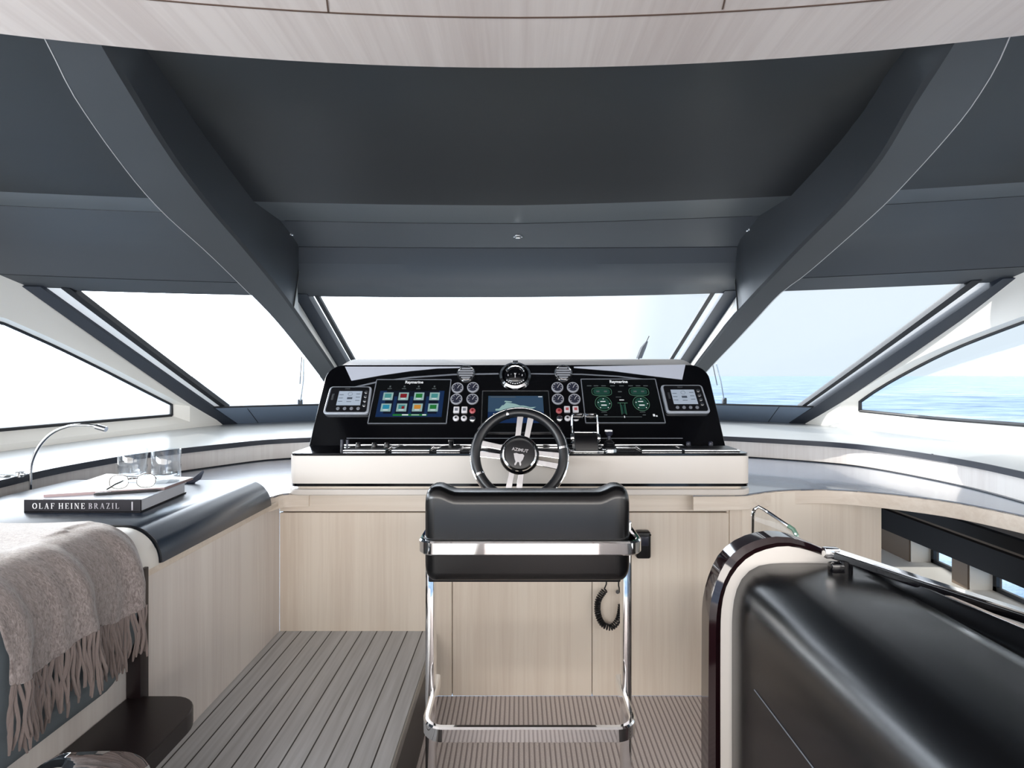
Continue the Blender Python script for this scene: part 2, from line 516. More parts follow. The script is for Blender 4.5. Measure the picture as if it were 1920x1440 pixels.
def sstep(x, a, b):
    t = min(1, max(0, (x - a) / (b - a))); return t * t * (3 - 2 * t)

# ------------------------------------------------------------------ shapes of the hull
def rail_Z(X): return 1.87 - 0.008 * X * X + 0.008 * X
def rail_Y(X): return 3.3 - 0.122 * X * X
def WS(X, Z):                              # raked, swept windscreen surface: Y of a point
    s = (rail_Z(X) - Z) / 0.71
    return rail_Y(X) + s * (1.1 - 0.038 * X * X)
def on_ws(px, py, off=0.0): return hit(px, py, lambda X, Y, Z: Y - WS(X, Z) + off, 1.5, 6.5)
def W(Y): return 2.55 - 0.055 * (max(Y, 0.8) - 0.8) ** 2
def on_wall(px, py, off=0.0): return hit(px, py, lambda X, Y, Z: abs(X) - W(Y) - off, 0.9, 5.5)

# ------------------------------------------------------------------ sea
b = MB()
b.poly([(-9000, -9000, -2.6), (9000, -9000, -2.6), (9000, 9000, -2.6), (-9000, 9000, -2.6)])
struct(b.build('sea', 'sea', smooth=0), 'pale blue sea out to the horizon')

# ------------------------------------------------------------------ floor
b = MB(); b.box((0.55, 0.15, -0.02), (2.1, 4.3, 0.04))
struct(b.build('floor', 'carpet', smooth=0), 'taupe ribbed carpet floor')
b = MB(); b.box((-0.695, 0.55, 0.135), (0.67, 3.5, 0.27))
ob = b.build('floor', 'satin_black', smooth=0); struct(ob, 'raised grey planked floor beside the bench')
b = MB(); b.box((-0.695, 0.55, 0.2755), (0.668, 3.5, 0.011)); b.build('planking', 'deck', ob, smooth=0)
b = MB(); b.box((-0.3585, 0.55, 0.262), (0.009, 3.5, 0.034), 0.002); b.build('step_edge', 'metal_edge', ob)

# ------------------------------------------------------------------ wood ceiling
def wood_edge(X): return 1.298 - 0.10 * X * X
b = MB()
rows = []
xs = [-2.75 + 5.5 * i / 60 for i in range(61)]
for t in (0, 1):
    rows.append([(x, wood_edge(x) if t == 0 else -2.2, 2.13) for x in xs])
b.slab(rows, (0, 0, 0.05))
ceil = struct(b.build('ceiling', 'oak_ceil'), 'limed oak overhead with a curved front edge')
b = MB()
b.slab([[(x, wood_edge(x) - 0.18, 2.1292) for x in xs], [(x, wood_edge(x) - 0.1845, 2.1292) for x in xs]], (0, 0, 0.0006))
for (p0, p1) in (((614, 24), (604, -60)), ((1353, 18), (1372, -60))):
    a0 = atZ(*p0, 2.1292); a1 = atZ(*p1, 2.1292)
    b.slab([[a0, a1], [a0 + Vector((.0035, 0, 0)), a1 + Vector((.0035, 0, 0))]], (0, 0, 0.0006))
b.build('groove', 'groove', ceil, smooth=0)

# ------------------------------------------------------------------ charcoal headliner in one loft
def hl(X):
    a = abs(X); sw = sstep(a, 1.2, 1.42); up = 0.02 * max(0, X)
    k0 = (wood_edge(X) - 0.12, 2.20)
    k0b = (wood_edge(X) + 0.02, 2.195)
    k1 = (2.30 - 0.04 * X * X, 2.116 + up)
    k2 = (k1[0] + 0.26 - 0.11 * sw, 2.112 - 0.010 * sw + up)
    k3c = (2.79 - 0.02 * X * X, 2.050); ry = rail_Y(X); rz = rail_Z(X)
    k4s = (ry - 0.14, rz + 0.045)
    k3s = (lerp(k2[0], k4s[0], 0.5), lerp(k2[1], k4s[1], 0.5) + 0.03)
    k4c = (ry - 0.05, rz + 0.012)
    mixp = lambda p, q: (lerp(p[0], q[0], sw), lerp(p[1], q[1], sw))
    k3 = mixp(k3c, k3s); k4 = mixp(k4c, k4s); k5 = (ry, rz - 0.003)
    c = [k0, k0b]
    for i in range(1, 7):
        t = i / 7; c.append((lerp(k0b[0], k1[0], t), lerp(k0b[1], k1[1], t) + 0.065 * math.sin(PI * t)))
    c += [k1, k2, (lerp(k2[0], k3[0], .5), lerp(k2[1], k3[1], .5)), k3]
    for t in (0.2, 0.4, 0.6, 0.8):
        c.append((lerp(k3[0], k4[0], t), lerp(k3[1], k4[1], t) - lerp(0.045, -0.01, sw) * math.sin(PI * t ** 0.8)))
    c += [k4, k5]
    return c
b = MB()
xs2 = [-2.7 + 5.4 * i / 108 for i in range(109)]
cols = [[(x, y, z) for (y, z) in hl(x)] for x in xs2]
b.m('headliner').m('headliner_band').m('headliner_lt').m('headliner'); b.slab(cols, (0, 0, 0.05))
b.bm.faces.ensure_lookup_table(); kk = len(cols[0]) - 1
for q in range(2 * (len(cols) - 1) * kk):
    j = q % kk; b.bm.faces[q].material_index = 0 if j < 8 else (1 if j == 8 else 2)
head = struct(b.build('ceiling', None, smooth=11), 'charcoal leather headliner above the windscreen')
# seam lines of the headliner
b = MB()
for idx, x0, x1 in ((-7, -1.14, 1.14), (-2, -2.45, -1.3), (-2, 1.3, 2.5), (-9, -2.6, -1.2), (-9, 1.2, 2.6), (-9, -1.1, 1.1)):
    n = 30; pts = []
    for i in range(n + 1):
        x = lerp(x0, x1, i / n); p = hl(x)[idx]; pts.append((x, p[0], p[1] - 0.0005))
    b.tube(pts, 0.0016, 6)
b.build('seam', 'black_seal', head)

# downlights in the soffit
def soffit_pt(px, py):
    def g(X, Y, Z):
        c = hl(X); ks = [(c[9][0], c[9][1]), (c[11][0], c[11][1])]
        t = (Y - ks[0][0]) / (ks[1][0] - ks[0][0])
        return Z - lerp(ks[0][1], ks[1][1], t)
    return hit(px, py, g, 1.8, 3.4)
lab = ['small round chrome downlight in the soffit, nearest the left beam',
       'small round chrome downlight in the middle of the soffit',
       'small round chrome downlight in the soffit, nearest the right beam']
dl = None
for i, (px, py) in enumerate(((541, 441), (971, 445), (1408, 433))):
    p = soffit_pt(px, py)
    if dl is None:
        dl = thing('downlight', lab[0], 'ceiling light', p, 'downlights in the soffit')
        b = MB(); b.lathe([(0.012, -0.001), (0.013, -0.004), (0.022, -0.004), (0.025, -0.001), (0.025, 0.02)], p, capped=False); b.build('trim_ring', 'chrome', dl)
        b = MB(); b.lathe([(0.0001, -0.0025), (0.0125, -0.0025), (0.0125, 0.003)], p); b.build('lens', 'lamp_glow', dl)
    else:
        d2 = copy_tree(dl); d2.location = p; d2['label'] = lab[i]

# ------------------------------------------------------------------ the two beams from ceiling down the windscreen
ZB = [(0.8, 2.156), (1.0, 2.148), (1.2, 2.135), (1.6, 2.09), (1.8, 2.055), (2.02, 2.0), (2.35, 1.90), (2.76, 1.745), (3.3, 1.53), (3.8, 1.28), (4.15, 1.10)]
def on_beam(px, py): return hit(px, py, lambda X, Y, Z: Z - curve(ZB, Y), 0.8, 5.0)
def beam(outer, inner, n=44, label=''):
    o = resample([on_beam(*p) for p in outer], n); i_ = resample([on_beam(*p) for p in inner], n)
    b = MB()
    sgn = -1 if o[0].x < 0 else 1
    rings = []
    for a, c in zip(o, i_):
        def top(p, dx):
            x = p.x + dx
            prof = hl(x)
            # height of the liner / distance of the glass above this point
            zt = None
            for q, r in zip(prof, prof[1:]):
                if q[0] <= p.y <= r[0] or (q[0] > r[0] and r[0] <= p.y <= q[0]):
                    zt = lerp(q[1], r[1], (p.y - q[0]) / max(1e-6, (r[0] - q[0]))); break
            if p.y < prof[0][0]: zt = 2.20
            if zt is not None: return Vector((x, p.y, max(zt + 0.01, p.z + 0.01)))
            z = rail_Z(x)                       # past the rail: go forward and up to the glass
            k = 0.0
            for _ in range(60):
                if p.y + k * 0.5 > WS(x, p.z + k) - 0.004: break
                k += 0.005
            return Vector((x, p.y + k * 0.5, p.z + k))
        oo = a; ii = c
        def gtop(p):
            f_ = BEAM_FOOT[0 if sgn < 0 else 1]
            q = top(p, 0.0)
            if p.y < 3.0: z = max(q.z, 1.0)
            else: z = q.z
            z = min(z, rail_Z(q.x))
            g_ = Vector((f_(z), WS(f_(z), z) - 0.035, z))
            return lerp(top(p, -sgn * 0.055), g_, sstep(p.y, 2.70, 2.95))
        rings.append([top(oo, 0.0), oo + Vector((-sgn * 0.004, 0, -0.001)), lerp(oo, ii, 0.33), lerp(oo, ii, 0.66), ii + Vector((sgn * 0.006, 0, 0)),
                      ii + Vector((-sgn * 0.004, 0.006, 0.01)), gtop(ii) if ii.y > 2.70 else top(ii, -sgn * 0.055 * (1 - sstep(ii.y, 2.75, 3.0)))])
    b.loft(rings)
    pale = [[r[-2] + Vector((-sgn * 0.003, -0.002, 0)), r[-1] + Vector((-sgn * 0.003, -0.004, 0))] for r in rings if r[-2].y > 2.80]
    ob = struct(b.build('trim_1' if sgn < 0 else 'trim_2', 'beam', smooth=18), label)
    b = MB(); b.tube([p + Vector((0, 0, -0.0005)) for p in o], 0.0014, 6); b.build('piping', 'piping_lt', ob)
    b = MB(); b.slab(pale, (-sgn * 0.001, -0.001, 0)); b.build('side_panel', 'white', ob, smooth=30)
    return ob
def ws_line(p0, p1):
    a = on_ws(*p0); c = on_ws(*p1)
    return lambda Z: a.x + (c.x - a.x) * (a.z - Z) / (a.z - c.z)
BEAM_FOOT = (ws_line((556, 556), (632, 682)), ws_line((1380, 553), (1296, 676)))
LO = [(60, 30), (88, 80), (145, 190), (245, 330), (305, 398), (390, 475), (470, 553), (515, 600), (560, 655), (606, 715), (650, 775)]
LI = [(178, 50), (200, 95), (250, 180), (300, 262), (350, 335), (400, 398), (455, 462), (520, 541), (556, 590), (590, 640), (622, 687), (668, 760)]
RO = [(1905, 40), (1880, 100), (1860, 140), (1800, 228), (1680, 362), (1630, 410), (1510, 515), (1466, 548), (1417, 600), (1375, 645), (1330, 692), (1285, 745)]
RI = [(1815, 20), (1792, 70), (1710, 200), (1650, 300), (1585, 380), (1510, 455), (1435, 532), (1372, 600), (1340, 640), (1309, 680), (1262, 745)]
beam(LO, LI, label='charcoal beam running down the left side of the centre windscreen')
beam(RO, RI, label='charcoal beam running down the right side of the centre windscreen')

# ------------------------------------------------------------------ windscreen: three panes with their frames
def ws_line(p0, p1):
    a = on_ws(*p0); c = on_ws(*p1)
    return lambda Z: a.x + (c.x - a.x) * (a.z - Z) / (a.z - c.z)
def ws_strip(fa, fb, z0, z1, off, thick, nz=16, nx=1):
    rows = []
    for i in range(nz + 1):
        row = []
        for j in range(nx + 1):
            t = i / nz
            x = lerp(fa(1.8), fb(1.8), j / nx)
            zt = rail_Z(x) + 0.004 if z0 is None else z0
            z = lerp(zt, z1, t)
            x = lerp(fa(z), fb(z), j / nx)
            row.append(Vector((x, WS(x, z) - off, z)))
        rows.append(row)
    b = MB(); b.slab(rows, (0, thick, thick * 0.6))
    return b
ZBOT = 1.16
cL = ws_line((575, 556), (650, 677)); cR = ws_line((1356, 553), (1278, 673))
sLl = ws_line((100, 545), (424, 775)); sLr = ws_line((505, 555), (600, 675))
sRl = ws_line((1440, 548), (1330, 680)); sRr = ws_line((1860, 531), (1508, 776))
wins = []
for n_, (fa, fb, nx) in enumerate(((cL, cR, 24), (sLl, sLr, 10), (sRl, sRr, 10))):
    b = ws_strip(fa, fb, None, ZBOT, 0.0, 0.008, 14, nx)
    o = b.build('window_%d' % (n_ + 1), 'glass', smooth=60)
    struct(o, ['centre windscreen pane', 'left windscreen pane', 'right windscreen pane'][n_]); wins.append(o)
def jamb_set(win, lines):
    for nm, mt, p, q, off, th in lines:
        b = ws_strip(ws_line(*p), ws_line(*q), None, ZBOT if nm != 'jamb' else 1.02, off, th, 14, 1)
        b.build(nm, mt, win, smooth=60)
jamb_set(wins[0], [
    ('jamb', 'jamb', ((552, 556), (630, 682)), ((581, 556), (653, 680)), 0.03, 0.05),
    ('seal', 'black_seal', ((591, 556), (660, 679)), ((599, 556), (667, 677)), 0.012, 0.02),
    ('jamb', 'jamb', ((1352, 553), (1275, 672)), ((1382, 553), (1298, 676)), 0.03, 0.05),
    ('seal', 'black_seal', ((1329, 553), (1256, 672)), ((1338, 553), (1263, 672)), 0.012, 0.02)])
jamb_set(wins[1], [
    ('jamb', 'jamb', ((20, 512), (420, 795)), ((98, 545), (426, 777)), 0.05, 0.09),
    ('reveal', 'white_strip', ((98, 545), (426, 777)), ((128, 545), (428, 768)), 0.02, 0.04),
    ('seal', 'black_seal', ((127, 545), (427, 769)), ((143, 545), (432, 765)), 0.03, 0.03)])
jamb_set(wins[2], [
    ('jamb', 'jamb', ((1858, 530), (1502, 774)), ((1925, 505), (1508, 796)), 0.05, 0.09),
    ('seal', 'black_seal', ((1808, 532), (1497, 762)), ((1828, 531), (1500, 766)), 0.03, 0.03)])

# kick panel under the windscreen
def kick_bottom(x): return 1.02
rows = []
for i in range(61):
    x = -2.15 + 4.3 * i / 60
    zt = ZBOT + 0.004; zb = 1.0
    rows.append([Vector((x, WS(x, lerp(zt, zb, j / 4)) - 0.035, lerp(zt, zb, j / 4))) for j in range(5)])
b = MB(); b.slab(rows, (0, 0.06, 0))
kick = struct(b.build('wall_front', 'kick', smooth=50), 'slate leather panel under the windscreen')
b = MB()
b.tube([r[0] + Vector((0, -0.006, 0.004)) for r in rows], 0.007, 6); b.build('sill_edge', 'black_seal', kick)
b = MB()
for px, py in ((464, 766), (1463, 760)):
    a = hit(px, py, lambda X, Y, Z: Y - WS(X, Z) + 0.037, 1.5, 6.5); q = Vector((a.x, WS(a.x, 1.01) - 0.037, 1.01))
    b.tube([a, q], 0.002, 6)
b.build('seam', 'black_seal', kick)

# wiper arms outside the panes
def wiper(name, p0, p1, label):
    a = on_ws(*p0, off=-0.05); c = on_ws(*p1, off=-0.05)
    t = thing(name, label, 'wiper', c)
    b = MB(); b.tube([c, lerp(c, a, 0.5) + Vector((0.008, 0.01, 0.01)), a], 0.005, 6); b.build('arm', 'steel', t)
    b = MB(); b.tube([a + (c - a) * 0.55 + Vector((-0.02, 0.02, 0)), a + Vector((-0.02, 0.02, 0.01))], 0.004, 6); b.build('blade', 'grey_line', t)
    b = MB(); b.box(c, (0.03, 0.03, 0.05), 0.006); b.build('pivot', 'black_seal', t)
wiper('windscreen_wiper', (569, 672), (563, 755), 'thin wiper arm outside the left windscreen pane')
wiper('windscreen_wiper', (1343, 682), (1358, 752), 'thin wiper arm outside the right windscreen pane')
# foredeck ahead of the windscreen, below the sight line
b = MB(); fd = [(-1.9, 4.75), (1.9, 4.75), (1.75, 7), (1.2, 9), (0.5, 10.6), (0, 11), (-0.5, 10.6), (-1.2, 9), (-1.75, 7)]
b.prism([(x, y, 0.3) for x, y in fd], (0, 0, 0.2))
struct(b.build('floor', 'deck_grey', smooth=0), 'grey foredeck ahead of the windscreen')
# jackstaff at the bow
t = thing('bow_staff', 'thin dark jackstaff with a furled pennant on the bow, seen through the centre windscreen', 'flagpole', at(1196, 676, 9))
b = MB(); b.tube([at(1175, 745, 9) * 1 + Vector((0, 0, 0.5 - at(1175, 745, 9).z)), at(1190, 700, 9), at(1199, 668, 9), at(1217, 630, 9)], [0.016, 0.014, 0.012, 0.008], 8); b.build('pole', 'black_seal', t)
b = MB(); b.loft([[at(1198, 672, 9) + Vector((0.05 * math.cos(k), 0.03 * math.sin(k), 0)) for k in [0, 1.05, 2.1, 3.14, 4.2, 5.2]],
                  [at(1206, 652, 9) + Vector((0.05 * math.cos(k), 0.03 * math.sin(k), 0)) for k in [0, 1.05, 2.1, 3.14, 4.2, 5.2]],
                  [at(1213, 640, 9) + Vector((0.02 * math.cos(k), 0.015 * math.sin(k), 0)) for k in [0, 1.05, 2.1, 3.14, 4.2, 5.2]]]); b.build('pennant', 'jamb', t)

# ------------------------------------------------------------------ side walls with their windows
def side(sgn, nm, wn, opening_top, opening_bot, glass_top, glass_bot, topline, y_end_open, label):
    # top/bottom edges as functions of Y on the wall surface
    def fn(pts, off=0.0):
        q = sorted([(p.y, p.z) for p in [on_wall(x, y, off) for x, y in pts]])
        return q
    ot, obt = fn(opening_top), fn(opening_bot)
    tl = fn(topline)
    yv = max(ot[-1][0], obt[-1][0])
    ym = yv
    ys = [-1.9 + (ym + 1.9) * i / 70 for i in range(71)]
    b = MB()
    up = []; dn = []
    for y in ys:
        x = sgn * W(y)
        zt = min(2.10, curve(tl, y)) if y > tl[0][0] else 2.10
        zo = min(curve(ot, y) if y > ot[0][0] else ot[0][1] + (ot[0][0] - y) * 0.12, 1.9)
        if y > ym - 1e-5: zo = ot[-1][1]
        zb = curve(obt, y) if y > obt[0][0] else obt[0][1]
        up.append([Vector((x, y, lerp(zt, zo, j / 4))) for j in range(5)])
        dn.append([Vector((x, y, lerp(zb, 0.86, j / 3))) for j in range(4)])
    b.slab(up, (sgn * 0.012, 0, 0)); b.slab(dn, (sgn * 0.07, 0, 0))
    y3 = tl[-1][0] + 0.25
    fr = []
    for i in range(13):
        y = lerp(ym, y3, i / 12); x = sgn * W(y)
        fr.append([Vector((x, y, lerp(max(curve(tl, y), 1.0), 0.86, j / 6))) for j in range(7)])
    b.slab(fr, (sgn * 0.012, 0, 0))
    wl = struct(b.build(nm, 'white', smooth=30), label)
    # glass on the outer line of the wall
    gt, gb = fn(glass_top, 0.06), fn(glass_bot, 0.06)
    ge = max(gt[-1][0], gb[-1][0])
    gl = []; ft = []; fb = []; rv = []; rb = []
    for i in range(61):
        y = lerp(-1.9, ge, i / 60); x = sgn * (W(y) + 0.06)
        zt = curve(gt, y) if y > gt[0][0] else gt[0][1] + (gt[0][0] - y) * 0.12
        zt = min(zt, 1.86)
        zb = curve(gb, y) if y > gb[0][0] else gb[0][1]
        if i == 60: zt = gt[-1][1]; zb = gb[-1][1]
        gl.append([Vector((x, y, zb)), Vector((x, y, zt))])
        ft.append(Vector((x - sgn * 0.004, y, zt))); fb.append(Vector((x - sgn * 0.004, y, zb)))
    b = MB(); b.slab(gl, (sgn * 0.008, 0, 0))
    wo = struct(b.build('window_%d' % wn, 'glass', smooth=60), label.split(' wall')[0] + ' window')
    b = MB(); b.tube(ft + [fb[-1]], 0.011, 8); b.tube(fb, 0.011, 8); b.build('window_frame', 'black_seal', wo)
    # reveal joining opening and glass
    inn = [r[-1] for r in up] ; low = [r[0] for r in dn]
    b = MB()
    gtop = resample(ft, 71); gbot = resample(fb, 71)
    b.grid([inn, gtop]); b.grid([low, gbot])
    b.grid([[inn[-1], low[-1]], [gtop[-1], gbot[-1]]])
    b.build('reveal', 'white', wo, smooth=50)
    b = MB()
    return wl
side(-1, 'wall_left', 4,
     [(0, 592), (100, 636), (200, 684), (300, 736), (352, 762)], [(0, 834), (150, 817), (300, 799), (356, 791)],
     [(0, 603), (100, 648), (200, 697), (300, 748), (320, 758)], [(0, 806), (150, 793), (318, 779)],
     [(0, 508), (60, 538), (150, 592), (250, 665), (350, 742), (416, 795)], 3.1, 'off-white left side wall')
side(1, 'wall_right', 5,
     [(1920, 592), (1797, 638), (1700, 682), (1620, 728), (1576, 757)], [(1920, 838), (1750, 812), (1640, 793), (1580, 782)],
     [(1920, 603), (1797, 651), (1719, 689), (1650, 728), (1614, 753)], [(1920, 797), (1750, 784), (1618, 771)],
     [(1920, 505), (1800, 590), (1700, 655), (1600, 722), (1512, 792)], 3.1, 'off-white right side wall')

# ------------------------------------------------------------------ built-in shelf and counter round the bow
ZS, ZC = 1.0, 0.88
RT = [(1300, 818), (1365, 820), (1500, 827), (1590, 833), (1660, 841), (1748, 854), (1830, 868), (1920, 887), (1990, 903), (2200, 955), (2700, 1085)]
LT = [(660, 818), (600, 821), (500, 826), (437, 832), (335, 843), (277, 850), (222, 858), (100, 880), (0, 903), (-70, 920), (-200, 957), (-420, 1035)]
sr = [atZ(x, y, ZS) for x, y in RT]; sl = [atZ(x, y, ZS) for x, y in LT]
front = resample(list(reversed(sl)) + sr, 90)
# back edge of the shelf: windscreen foot and side walls
def shelf_back(p):
    u = p.x / p.y
    lo = p.y; s = 1.0
    while s < 3:
        q = Vector((p.x * s, p.y * s, ZS))
        if q.y > WS(q.x, ZS) - 0.03 or abs(q.x) > W(q.y) + 0.02: break
        s += 0.004
    return Vector((p.x * s, p.y * s, ZS + 0.04 * sstep(s * p.length, 2.6, 4.2) * (1 if abs(p.x) > 1.0 else 0)))
b = MB()
rows = [[p, shelf_back(p)] for p in front]
b.slab(rows, (0, 0, -0.015))
shelf = tag(b.build('shelf', 'shelf', smooth=30), 'long grey curved shelf along the foot of the windscreen and side walls', 'shelf')
b = MB(); b.slab([[p + Vector((0, 0, 0.006)), p + Vector((0, 0, -0.022))] for p in front], lambda p: Vector((-p.x, -p.y, 0)).normalized() * 0.012)
b.build('edge_trim', 'edge_dark', shelf, smooth=50)
b = MB()
q = atZ(1749, 856, ZS - 0.008)
b.box(q - Vector((0.012, 0.012, 0)), (0.006, 0.006, 0.03)); b.build('joint', 'black_seal', shelf)
# riser under the shelf
b = MB()
ins = [Vector((p.x * 1.006, p.y * 1.006, 0)) for p in front]
b.slab([[p + Vector((0, 0, 0.984)), p + Vector((0, 0, ZC - 0.02))] for p in ins], lambda p: Vector((p.x, p.y, 0)).normalized() * 0.02)
riser = tag(b.build('shelf_upstand', 'oak_side', smooth=50), 'curved limed oak upstand between the counter and the grey shelf', 'panelling')
b = MB(); b.tube([Vector((p.x * 0.998, p.y * 0.998, ZC + 0.003)) for p in ins], 0.004, 6); b.build('base_bead', 'black_seal', riser)

# right counter: front edge
RF = [(1300, 928), (1405, 926), (1430, 921.5), (1480, 917.5), (1560, 916.5), (1650, 923), (1730, 932), (1800, 942), (1920, 966), (2000, 985), (2260, 1055), (2900, 1245)]
rf = resample([atZ(x, y, ZC) for x, y in RF], 40)
rb = []
for p in rf:
    best = min(ins, key=lambda q: abs(math.atan2(q.x, q.y) - math.atan2(p.x, p.y)))
    rb.append(Vector((best.x, best.y, ZC)))
b = MB()
b.slab([[p, lerp(p, q, 0.5), q] for p, q in zip(rf, rb)], (0, 0, -0.008))
cr = tag(b.build('counter', 'counter', smooth=30), 'slate leather topped counter curving along the right side', 'counter')
b = MB()
b.slab([[p + Vector((0, 0, -0.001)), p + Vector((0, 0, -0.068))] for p in rf], lambda p: Vector((p.x * 0.6, p.y, 0)).normalized() * 0.03)
b.build('fascia', 'oak_x', cr, smooth=50, bevel=0.003)
# curved wall under the right counter, ending at the stairwell
b = MB()
wp = [(x, 0.8) for x in ()]
wallpts = []
for i in range(25):
    t = i / 24
    X = lerp(0.90, 1.635, t)
    Y = 2.305 + (0.10 * math.sin(sstep(X, 0.93, 1.75) * PI * 0.6) if X > 0.93 else 0)
    wallpts.append(Vector((X, Y, 0)))
b.slab([[p + Vector((0, 0, ZC - 0.012)), p + Vector((0, 0, 0))] for p in wallpts], (0, 0.03, 0))
cw = struct(b.build('wall_right', 'oak', smooth=50), 'curved limed oak wall beside the stairwell')
cw.name = 'wall_stairwell'

# ------------------------------------------------------------------ stairwell: lower side windows
XI, XG = 2.08, 2.20
b = MB(); b.box((2.16, 1.7, 0.01), (0.16, 4.4, 0.74)); b.box((2.16, 1.7, 0.69), (0.16, 4.4, 0.34))
b.box((2.16, 3.37, 0.46), (0.16, 1.06, 0.16)); b.box((2.16, 2.515, 0.46), (0.16, 0.09, 0.16)); b.box((2.16, 0.7, 0.46), (0.16, 2.4, 0.16))
sw = struct(b.build('wall_stairwell', 'brown_panel', smooth=0), 'brown lower side wall of the stairwell')
b = MB(); b.box((2.07, 2.5, 0.575), (0.04, 2.8, 0.112)); b.build('valance', 'black_flat', sw, smooth=0)
b = MB(); b.box((1.90, 2.5, 0.735), (0.03, 2.8, 0.05)); b.build('upper_rail', 'black_flat', sw, smooth=0)
b = MB(); b.box((2.03, 2.5, 0.385), (0.32, 2.8, 0.012)); b.build('sill', 'white', sw, smooth=0)
k = 6
for (ya, yb) in ((2.56, 2.84), (1.9, 2.47)):
    b = MB(); b.box((XG + 0.012, (ya + yb) / 2, 0.46), (0.008, yb - ya, 0.14))
    wn = struct(b.build('window_%d' % k, 'glass', smooth=0), 'small lower side window in the stairwell'); k += 1
    b = MB()
    for yy in (ya + 0.012, yb - 0.012): b.box((XG, yy, 0.46), (0.016, 0.024, 0.14))
    b.box((XG, (ya + yb) / 2, 0.40), (0.016, yb - ya, 0.020)); b.build('window_frame', 'black_seal', wn, smooth=0)
    b = MB(); b.box(((XI + XG) / 2 + 0.004, yb - 0.002, 0.46), (XG - XI - 0.01, 0.006, 0.145)); b.build('reveal', 'white', wn, smooth=0)
b = MB(); b.box((1.75, 1.7, -0.35), (0.96, 4.4, 0.02)); struct(b.build('floor', 'carpet', smooth=0), 'lower floor of the stairwell')
b = MB(); b.box((1.65, 3.9, 0.26), (1.3, 0.04, 1.22)); struct(b.build('wall_front', 'brown_panel', smooth=0), 'dark forward wall of the stairwell')
b = MB(); b.box((1.615, 1.0, -0.16), (0.03, 2.8, 0.34)); struct(b.build('trim_3', 'oak', smooth=0), 'oak edge of the stairwell')

# ------------------------------------------------------------------ oak cabinet front under the helm
t = thing('helm_cabinet', 'wide limed oak cabinet front with plain doors under the white helm console', 'cabinet', (0, 2.32, 0))
b = MB(); b.box((-0.012, 2.34, 0.43), (2.02, 0.044, 0.86)); b.build('body', 'groove', t, smooth=0)
def cab(x0, x1, z0, z1, nm, mt='oak'):
    a = at(x0, 0, 2.3).x; c = at(x1, 0, 2.3).x
    b = MB(); b.box(((a + c) / 2, 2.307, (z0 + z1) / 2), (c - a - 0.003, 0.018, z1 - z0 - 0.003), 0.0012, 1); return b.build(nm, mt, t, smooth=0)
cab(524, 848, 0.0, 0.792, 'door'); cab(848, 1110, 0.0, 0.792, 'door'); cab(1110, 1367, 0.0, 0.792, 'door')
cab(524, 1367, 0.795, 0.868, 'top_rail', 'oak_x'); cab(1367, 1392, 0.0, 0.868, 'side_stile')
# helm counter lip
b = MB()
def rrect(x0, x1, y0, y1, r, n=6):
    pts = []
    for cx, cy, a0 in ((x1 - r, y1 - r, 0), (x0 + r, y1 - r, PI / 2), (x0 + r, y0 + r, PI), (x1 - r, y0 + r, 1.5 * PI)):
        for i in range(n + 1):
            a = a0 + PI / 2 * i / n; pts.append((cx + r * math.cos(a), cy + r * math.sin(a)))
    return pts
b.prism([(x, y, 0.885) for x, y in rrect(-0.968, 0.978, 2.205, 2.9, 0.07)], (0, 0, 0.026))
tag(b.build('helm_counter', 'cream', smooth=50, bevel=0.006), 'cream rounded counter slab between the oak cabinet and the white console box', 'counter')

# ------------------------------------------------------------------ helm console
hc = thing('helm_console', 'glossy black raked helm console on a white box, with three displays and round gauges', 'instrument console', (0, 2.45, 0.911))
b = MB(); b.prism([(x, y, 0.911) for x, y in rrect(-0.93, 0.94, 2.225, 2.8, 0.03)], (0, 0, 0.014)); b.build('plinth', 'oak_x', hc)
b = MB(); b.prism([(x, y, 0.925) for x, y in rrect(-0.946, 0.957, 2.198, 2.8, 0.035)], (0, 0, 0.012)); b.build('base_shadow_gap', 'gloss_black', hc)
b = MB(); b.prism([(x, y, 0.937) for x, y in rrect(-0.948, 0.959, 2.196, 2.8, 0.035)], (0, 0, 0.114)); b.build('white_box', 'cream', hc, smooth=50)
b = MB(); b.prism([(x, y, 1.051) for x, y in rrect(-0.945, 0.956, 2.199, 2.8, 0.035)], (0, 0, 0.010)); b.build('shelf_top', 'gloss_black', hc, smooth=50, bevel=0.002)
# the raked panel: local frame
DT = math.atan2(0.38, 0.25)
D0 = Vector((0, 2.45, 1.056)); DU = Vector((0, math.cos(DT), math.sin(DT))); DN = Vector((0, -math.sin(DT), math.cos(DT)))
DR = Matrix(((1, DU.x, DN.x), (0, DU.y, DN.y), (0, DU.z, DN.z)))
def dl_(px, py):                    # photo point -> local (x, t) on the raked panel
    p = hit(px, py, lambda X, Y, Z: (Vector((X, Y, Z)) - D0).dot(DN), 1.5, 4.0)
    return (p.x, (p - D0).dot(DU))
def dw(x, t, n=0.0): return D0 + Vector((x, 0, 0)) + DU * t + DN * n
TT = 0.455
def rrtop(x0, x1, t0, t1, r, n=8):
    pts = [(x0, t0)]
    for i in range(n + 1):
        a = PI - PI / 2 * i / n; pts.append((x0 + r + r * math.cos(a), t1 - r + r * math.sin(a)))
    for i in range(n + 1):
        a = PI / 2 - PI / 2 * i / n; pts.append((x1 - r + r * math.cos(a), t1 - r + r * math.sin(a)))
    pts.append((x1, t0)); return pts
out = rrtop(-0.963, 0.953, 0, TT, 0.085)
b = MB(); b.prism([dw(x, tt, 0) for x, tt in out], (0, 0.22, 0)); b.build('panel', 'gloss_black', hc, smooth=50, bevel=0.004)
